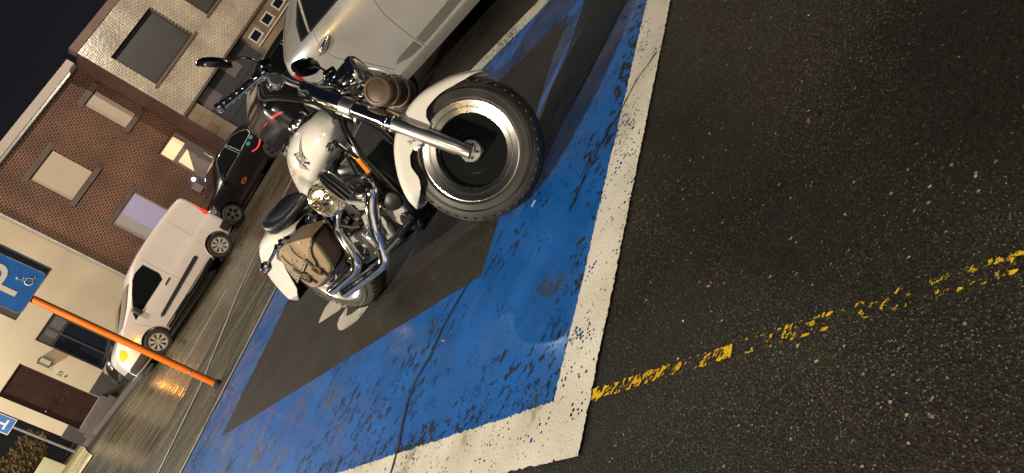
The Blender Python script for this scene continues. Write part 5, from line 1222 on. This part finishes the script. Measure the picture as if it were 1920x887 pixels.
# headlamp ---------------------------------------------------------------
hc = HF+SAX*.70+Vector((cos(RK), 0, sin(RK)))*.06; hc = Vector((1.36, 0, .945)); hd = Vector((1, 0, -.05)).normalized()
mb = MB(ST); mb.lathe([(0, -.085), (.03, -.08), (.058, -.055), (.073, -.015), (.079, .030), (.080, .05)], hc, hd, 40); hl_ = mb.build("headlight", 'chrome', BK)
mb = MB(ST); mb.lathe([(.080, .045), (.087, .052), (.087, .070), (.080, .080), (.076, .080), (.074, .07)], hc, hd, 40); mb.build("headlight_ring", 'chrome', hl_)
mb = MB(ST); mb.lathe([(.077, .072), (.06, .083), (.03, .09), (0, .092)], hc, hd, 40); mb.build("headlight_lens", 'lens', hl_)
mb = MB(ST); mb.tube([hc+Vector((-.02, 0, -.075)), hc+Vector((-.05, 0, -.12)), fk(0, .60)], .014, 10); mb.build("headlight_bracket", 'castalu', hl_)
# handlebar --------------------------------------------------------------
mb = MB(ST)
for sd in (-1, 1): mb.tube([fk(sd*.05, .80, -.02), (1.185, sd*.05, 1.02), (1.172, sd*.05, 1.065)], .016, 12)
mb.tube(smooth([(1.10, -.34, 1.12), (1.155, -.28, 1.128), (1.18, -.235, 1.12), (1.175, -.16, 1.09), (1.17, -.06, 1.068), (1.17, .06, 1.068), (1.175, .16, 1.09), (1.18, .235, 1.12), (1.155, .28, 1.128), (1.10, .34, 1.12)]), .0135, 16)
hb = mb.build("handlebar", 'chrome', BK)
mb = MB(ST); mb.box((1.172, 0, 1.066), (.05, .14, .035), bev=.012); mb.build("riser_clamp", 'black', hb)
for sd in (-1, 1):
    g0, g1 = Vector((1.12, sd*.315, 1.124)), Vector((.955, sd*.425, 1.10)); dv = g1-g0
    mb = MB(ST); mb.tube([g0, g0+dv*.05, g0+dv*.9], [.016, .019, .019], 20); gr = mb.build("grip", 'rubber', hb)
    mb = MB(ST)
    for k in range(5): t = .12+.17*k; mb.tube([g0+dv*(t-.018), g0+dv*(t+.018)], .0205, 20)
    mb.build("grip_rings", 'chrome', gr)
    mb = MB(ST); mb.tube([g0+dv*.88, g0+dv*.9, g0+dv*.96, g1+dv*.0], [.019, .024, .024, .018], 20); mb.build("grip_end", 'chrome', gr)
    mb = MB(ST); mb.tube([g0-dv*.30, g0-dv*.02], .022, 16); mb.box(g0-dv*.16, (.05, .05, .045), bev=.01); mb.build("switch_housing", 'chrome', hb)
    mb = MB(ST); mb.box(Vector((1.19, sd*.29, 1.15)), (.07, .06, .035), Matrix.Rotation(RAD(30*sd), 3, 'Z'), bev=.01); mb.build("fluid_reservoir", 'black', hb)
    mb = MB(ST); mb.tube(smooth([(1.18, sd*.285, 1.118), (1.17, sd*.335, 1.105), (1.09, sd*.38, 1.09), (1.00, sd*.435, 1.078)]), [.009]*8+[.0075]*17, 10, flat=.6); mb.build("lever", 'chrome', hb)
    mb = MB(ST); mb.tube(smooth([(1.185, sd*.285, 1.16), (1.15, sd*.30, 1.23), (1.08, sd*.34, 1.265), (1.03, sd*.36, 1.29)]), .006, 10); ms = mb.build("mirror", 'black', hb)
    mb = MB(ST); mc = Vector((1.035, -.355, 1.275)) if sd < 0 else Vector((1.07, .36, 1.29)); md_ = Vector((-.84, -.50, .10) if sd < 0 else (-.90, .35, .10)).normalized(); up = Vector((0, 0, 1)); lx = md_.cross(up).normalized()
    if sd < 0: md_ = Vector((-.70, .09, -.70)).normalized(); lx = Vector((-.6, -.6, .5)); lx = (lx-md_*lx.dot(md_)).normalized()
    uz = lx.cross(md_)
    rng = [(1.0, .0), (1.03, .008), (.95, .024), (.6, .036), (.15, .040)]; sc2 = []
    for s_, h_ in rng: sc2.append([mc-md_*h_+lx*((.074 if sd < 0 else .088)*s_*(abs(cos(t))**.75)*(1 if cos(t) > 0 else -1))+uz*(.048*s_*(abs(sin(t))**.75)*(1 if sin(t) > 0 else -1)) for t in [2*pi*k/28 for k in range(28)]])
    mb.loft(sc2); mh = mb.build("mirror_shell", 'black', ms)
    mb = MB(ST); mb.loft([[mc+md_*.0015*j+lx*((.070 if sd < 0 else .084)*(abs(cos(t))**.75)*(1 if cos(t) > 0 else -1))+uz*(.044*(abs(sin(t))**.75)*(1 if sin(t) > 0 else -1)) for t in [2*pi*k/28 for k in range(28)]] for j in (0, 1)]); mb.build("mirror_glass", 'chrome', ms, smooth=False)
    mb = MB(ST); mb.lathe([(.0, -.042), (.02, -.038), (.034, -.018), (.038, .006), (.034, .016)], Vector((1.165, sd*.245, 1.085)), (.8, sd*.6, 0), 24); mb.tube([(1.165, sd*.245, 1.085), (1.165, sd*.245, 1.12)], .008, 8); ts = mb.build("turn_signal", 'chrome', hb)
    mb = MB(ST); mb.lathe([(.034, .014), (.026, .024), (0, .029)], Vector((1.165, sd*.245, 1.085)), (.8, sd*.6, 0), 24); mb.build("signal_lens", 'lens', ts)
    for j, P in enumerate([[(1.12, sd*.30, 1.10), (1.07, sd*.25, 1.07), (1.13, sd*.22, 1.02), (1.205, sd*.13, .93), (1.21, sd*.06, .84)], [(1.14, sd*.29, 1.11), (1.09, sd*.235, 1.075), (1.15, sd*.20, 1.02), (1.215, sd*.11, .94), (1.22, sd*.05, .85)], [(1.19, sd*.27, 1.13), (1.20, sd*.18, 1.10), (1.21, sd*.07, 1.02), (1.22, sd*.04, .90)]]):
        mb = MB(ST); mb.tube(smooth(P), .0075 if j < 2 else .005, 8); mb.build("cable", 'rubber', hb)
# saddlebag -----------------------------------------------------------------
BAG = [(.250, .618), (.352, .634), (.491, .602), (.60, .565), (.575, .515), (.545, .465), (.518, .422), (.488, .385), (.420, .366), (.304, .351), (.19, .346), (.150, .358), (.130, .385), (.127, .427), (.140, .471), (.185, .547)]
def bs(s_, y, c=(.35, .48)): return [(c[0]+(x-c[0])*s_, y, c[1]+(z-c[1])*s_) for x, z in BAG]
mb = MB(); mb.loft([bs(.84, -.145), bs(.93, -.155), bs(.97, -.20), bs(1.0, -.262), bs(.985, -.272), bs(.9, -.276)]); bag = mb.build("saddlebag", 'gusset', BK, ang=45, sub=1)
mb = MB(); mb.loft([bs(.99, -.266), bs(1.0, -.274), bs(.985, -.284), bs(.93, -.290), bs(.80, -.293)]); mb.build("front_panel", 'leather', bag, ang=60, sub=1)
mb = MB(); q_ = bs(1.008, -.272); mb.tube(q_+[q_[0]], .0045, 6); mb.build("panel_piping", 'dleather', bag)
fl0 = [(.250, .632), (.36, .652), (.507, .620), (.640, .578), (.590, .556), (.53, .536), (.482, .503), (.455, .470), (.410, .440), (.400, .474), (.402, .505), (.350, .492), (.293, .480), (.233, .474), (.115, .450), (.150, .514), (.190, .575)]
def resample(P, i0, i1, n=4):
    out = []
    for i in range(i0, i1):
        p0, p1, p2, p3 = P[max(i0, i-1)], P[i], P[i+1], P[min(i1, i+2)]
        for j in range(n):
            t = j/n; out.append(tuple(.5*((2*p1[q])+(p2[q]-p0[q])*t+(2*p0[q]-5*p1[q]+4*p2[q]-p3[q])*t*t+(3*p1[q]-p0[q]-3*p2[q]+p3[q])*t**3) for q in (0, 1)))
    return out
PT = resample(fl0, 0, 3); PF = resample(fl0, 3, 8)+resample(fl0, 8, 10)+resample(fl0, 10, 14)+[fl0[14]]; PL = [fl0[15], fl0[16]]
fl = PT+PF+PL
def by(x, z): return -.292-.004*cos((x-.28)*6)
lid = MB(); vs0 = [lid.v((x, by(x, z)+.010, z)) for x, z in fl]; vs1 = [lid.v((x, by(x, z)-.010, z)) for x, z in fl]
for V_, rev in ((vs1, 1), (vs0, -1)):
    f_ = lid.face(V_[::rev])
    if f_: bmesh.ops.triangulate(lid.bm, faces=[f_])
for k in range(len(fl)): lid.face([vs0[k], vs0[(k+1) % len(fl)], vs1[(k+1) % len(fl)], vs1[k]])
rim_ = [fl[-3], fl[-2], fl[-1]]+PT+[PF[0]]
for (p, q) in zip(rim_, rim_[1:]):
    lid.face([lid.v((p[0]*.94+.02, -.15, p[1]*.99)), lid.v((q[0]*.94+.02, -.15, q[1]*.99)), lid.v((q[0], by(*q)-.002, q[1])), lid.v((p[0], by(*p)-.002, p[1]))])
flap = lid.build("flap", 'leather', bag, ang=50)
mb = MB(); mb.tube([(x, by(x, z)-.009, z) for x, z in PF], .0040, 6); mb.build("flap_edge", 'dleather', flap)
for (x0_, z0_, tl_) in ((.250, .475, -18), (.412, .468, 5)):
    mb = MB(); Rs = Matrix.Rotation(RAD(tl_), 3, 'Y')
    mb.box((x0_, -.310, z0_), (.026, .007, .105), Rs, bev=.002); mb.box((x0_-.006, -.312, z0_-.055), (.038, .007, .038), Matrix.Rotation(RAD(tl_+25), 3, 'Y'), bev=.003)
    mb.box((x0_+.004, -.300, z0_-.07), (.020, .006, .06), Matrix.Rotation(RAD(tl_+10), 3, 'Y'), bev=.002); st2 = mb.build("strap", 'strap', bag)
    mb = MB()
    for (a, b_, c_, d_) in ((-.022, .022, .018, .024), (-.022, .022, -.024, -.018)): mb.b(x0_+a, x0_+b_, -.320, -.312, z0_-.03+c_, z0_-.03+d_)
    mb.b(x0_-.024, x0_-.018, -.320, -.312, z0_-.054, z0_-.006); mb.b(x0_+.018, x0_+.024, -.320, -.312, z0_-.054, z0_-.006)
    mb.build("buckle", 'brass', st2, smooth=False)
cfx, cfz = .345, .555
ST_ = [p for i, p in enumerate(PF[::2]+PL+PT[::3]) ]
for (x, z) in ST_+[(.30, .57), (.33, .54), (.27, .54), (.43, .57), (.45, .53)]:
    x, z = cfx+(x-cfx)*.88, cfz+(z-cfz)*.82
    mb = MB(); mb.lathe([(0, .006), (.0048, .004), (.006, 0)], (x, by(x, z)-.009, z), (0, -1, 0), 8); mb.build("stud", 'brass', bag)
for x0_ in (.30, .44):
    mb = MB(); mb.tube(smooth([(x0_, -.300, .640), (x0_-.035, -.308, .60), (x0_-.045, -.308, .55), (x0_-.03, -.308, .51)]), .0030, 6); mb.build("lace", 'strap', bag)
mb = MB(); mb.tube(smooth([(.30, -.20, .33), (.26, -.215, .30), (.14, -.225, .29), (.06, -.22, .275), (.045, -.21, .235)]), .009, 8, flat=.35); mb.build("loose_strap", 'leather', bag)
# tool roll strapped in front of the fork --------------------------------------
TR = thing("tool_roll", "brown leather tool roll strapped under the motorcycle headlight in front of the fork", "tool roll", BM @ Matrix.Translation(ST((1.47, 0, .775))) )
inv = TR.matrix_world.inverted() @ BM
def TX(p): return inv @ ST(p)
rc_ = Vector((1.485, 0, .775))
mb = MB(TX); mb.lathe([(0, -.148), (.050, -.148), (.062, -.140), (.066, -.12), (.066, .12), (.062, .14), (.05, .148), (0, .148)], rc_, (0, 1, 0), 36); mb.build("roll_body", 'dleather', TR)
mb = MB(TX); mb.lathe([(.052, -.152), (.060, -.150), (.067, -.142), (.0685, -.125), (.0665, -.12)], rc_, (0, 1, 0), 36); mb.build("edge_binding", 'gusset', TR); mb = MB(TX); mb.lathe([(.0665, .12), (.0685, .125), (.067, .142), (.06, .15)], rc_, (0, 1, 0), 36); mb.build("edge_binding", 'gusset', TR)
for y in (-.06, .06):
    mb = MB(TX); mb.lathe([(.0665, y-.014), (.070, y-.013), (.070, y+.013), (.0665, y+.014)], rc_, (0, 1, 0), 36); s_ = mb.build("strap", 'leather', TR)
    mb = MB(TX); mb.box(rc_+Vector((.052, y, .055)), (.035, .036, .008), Matrix.Rotation(RAD(45), 3, 'Y'), bev=.002); mb.build("buckle", 'hub', s_)
for y in (-.07, .07):
    mb = MB(TX); mb.tube([rc_+Vector((-.03, y, .05)), fk(y, .585, .0)], .008, 8); mb.build("tie_strap", 'strap', TR)

# a little litter on the ground
mb = MB(); mb.tube([(0, 0, .006), (.03, .004, .006)], .004, 8); o = mb.build("cigarette_end", 'signwhite', None); o.matrix_world = Matrix.Translation((.155, 2.99, .016)); setp(o, "white cigarette end lying on the blue paint below the front tyre", "cigarette end")
def leaf(label, p, s_, m, rot):
    mb = MB(); q_ = [(-1, 0, .2), (-.4, .42, .3), (.5, .32, .15), (1, 0, .4), (.5, -.3, .2), (-.4, -.4, .1)]
    mb.face([mb.v((a*s_, b_*s_, c*s_+.003)) for a, b_, c in q_]); mb.face([mb.v((a*s_, b_*s_, c*s_)) for a, b_, c in q_[::-1]])
    o = mb.build("fallen_leaf", m, None, smooth=False); o.matrix_world = Matrix.Translation((p[0], p[1], .016)) @ Matrix.Rotation(rot, 4, 'Z'); setp(o, label, "leaf")
leaf("small rust brown leaf lying alone on the dark asphalt", (.665, 1.62), .010, mat("dry leaf", (.22, .09, .03), .6), .7)
leaf("tan leaf scrap lying on the blue paint near the crack", (-.545, 3.03), .016, mat("tan leaf", (.4, .3, .18), .6), 2)
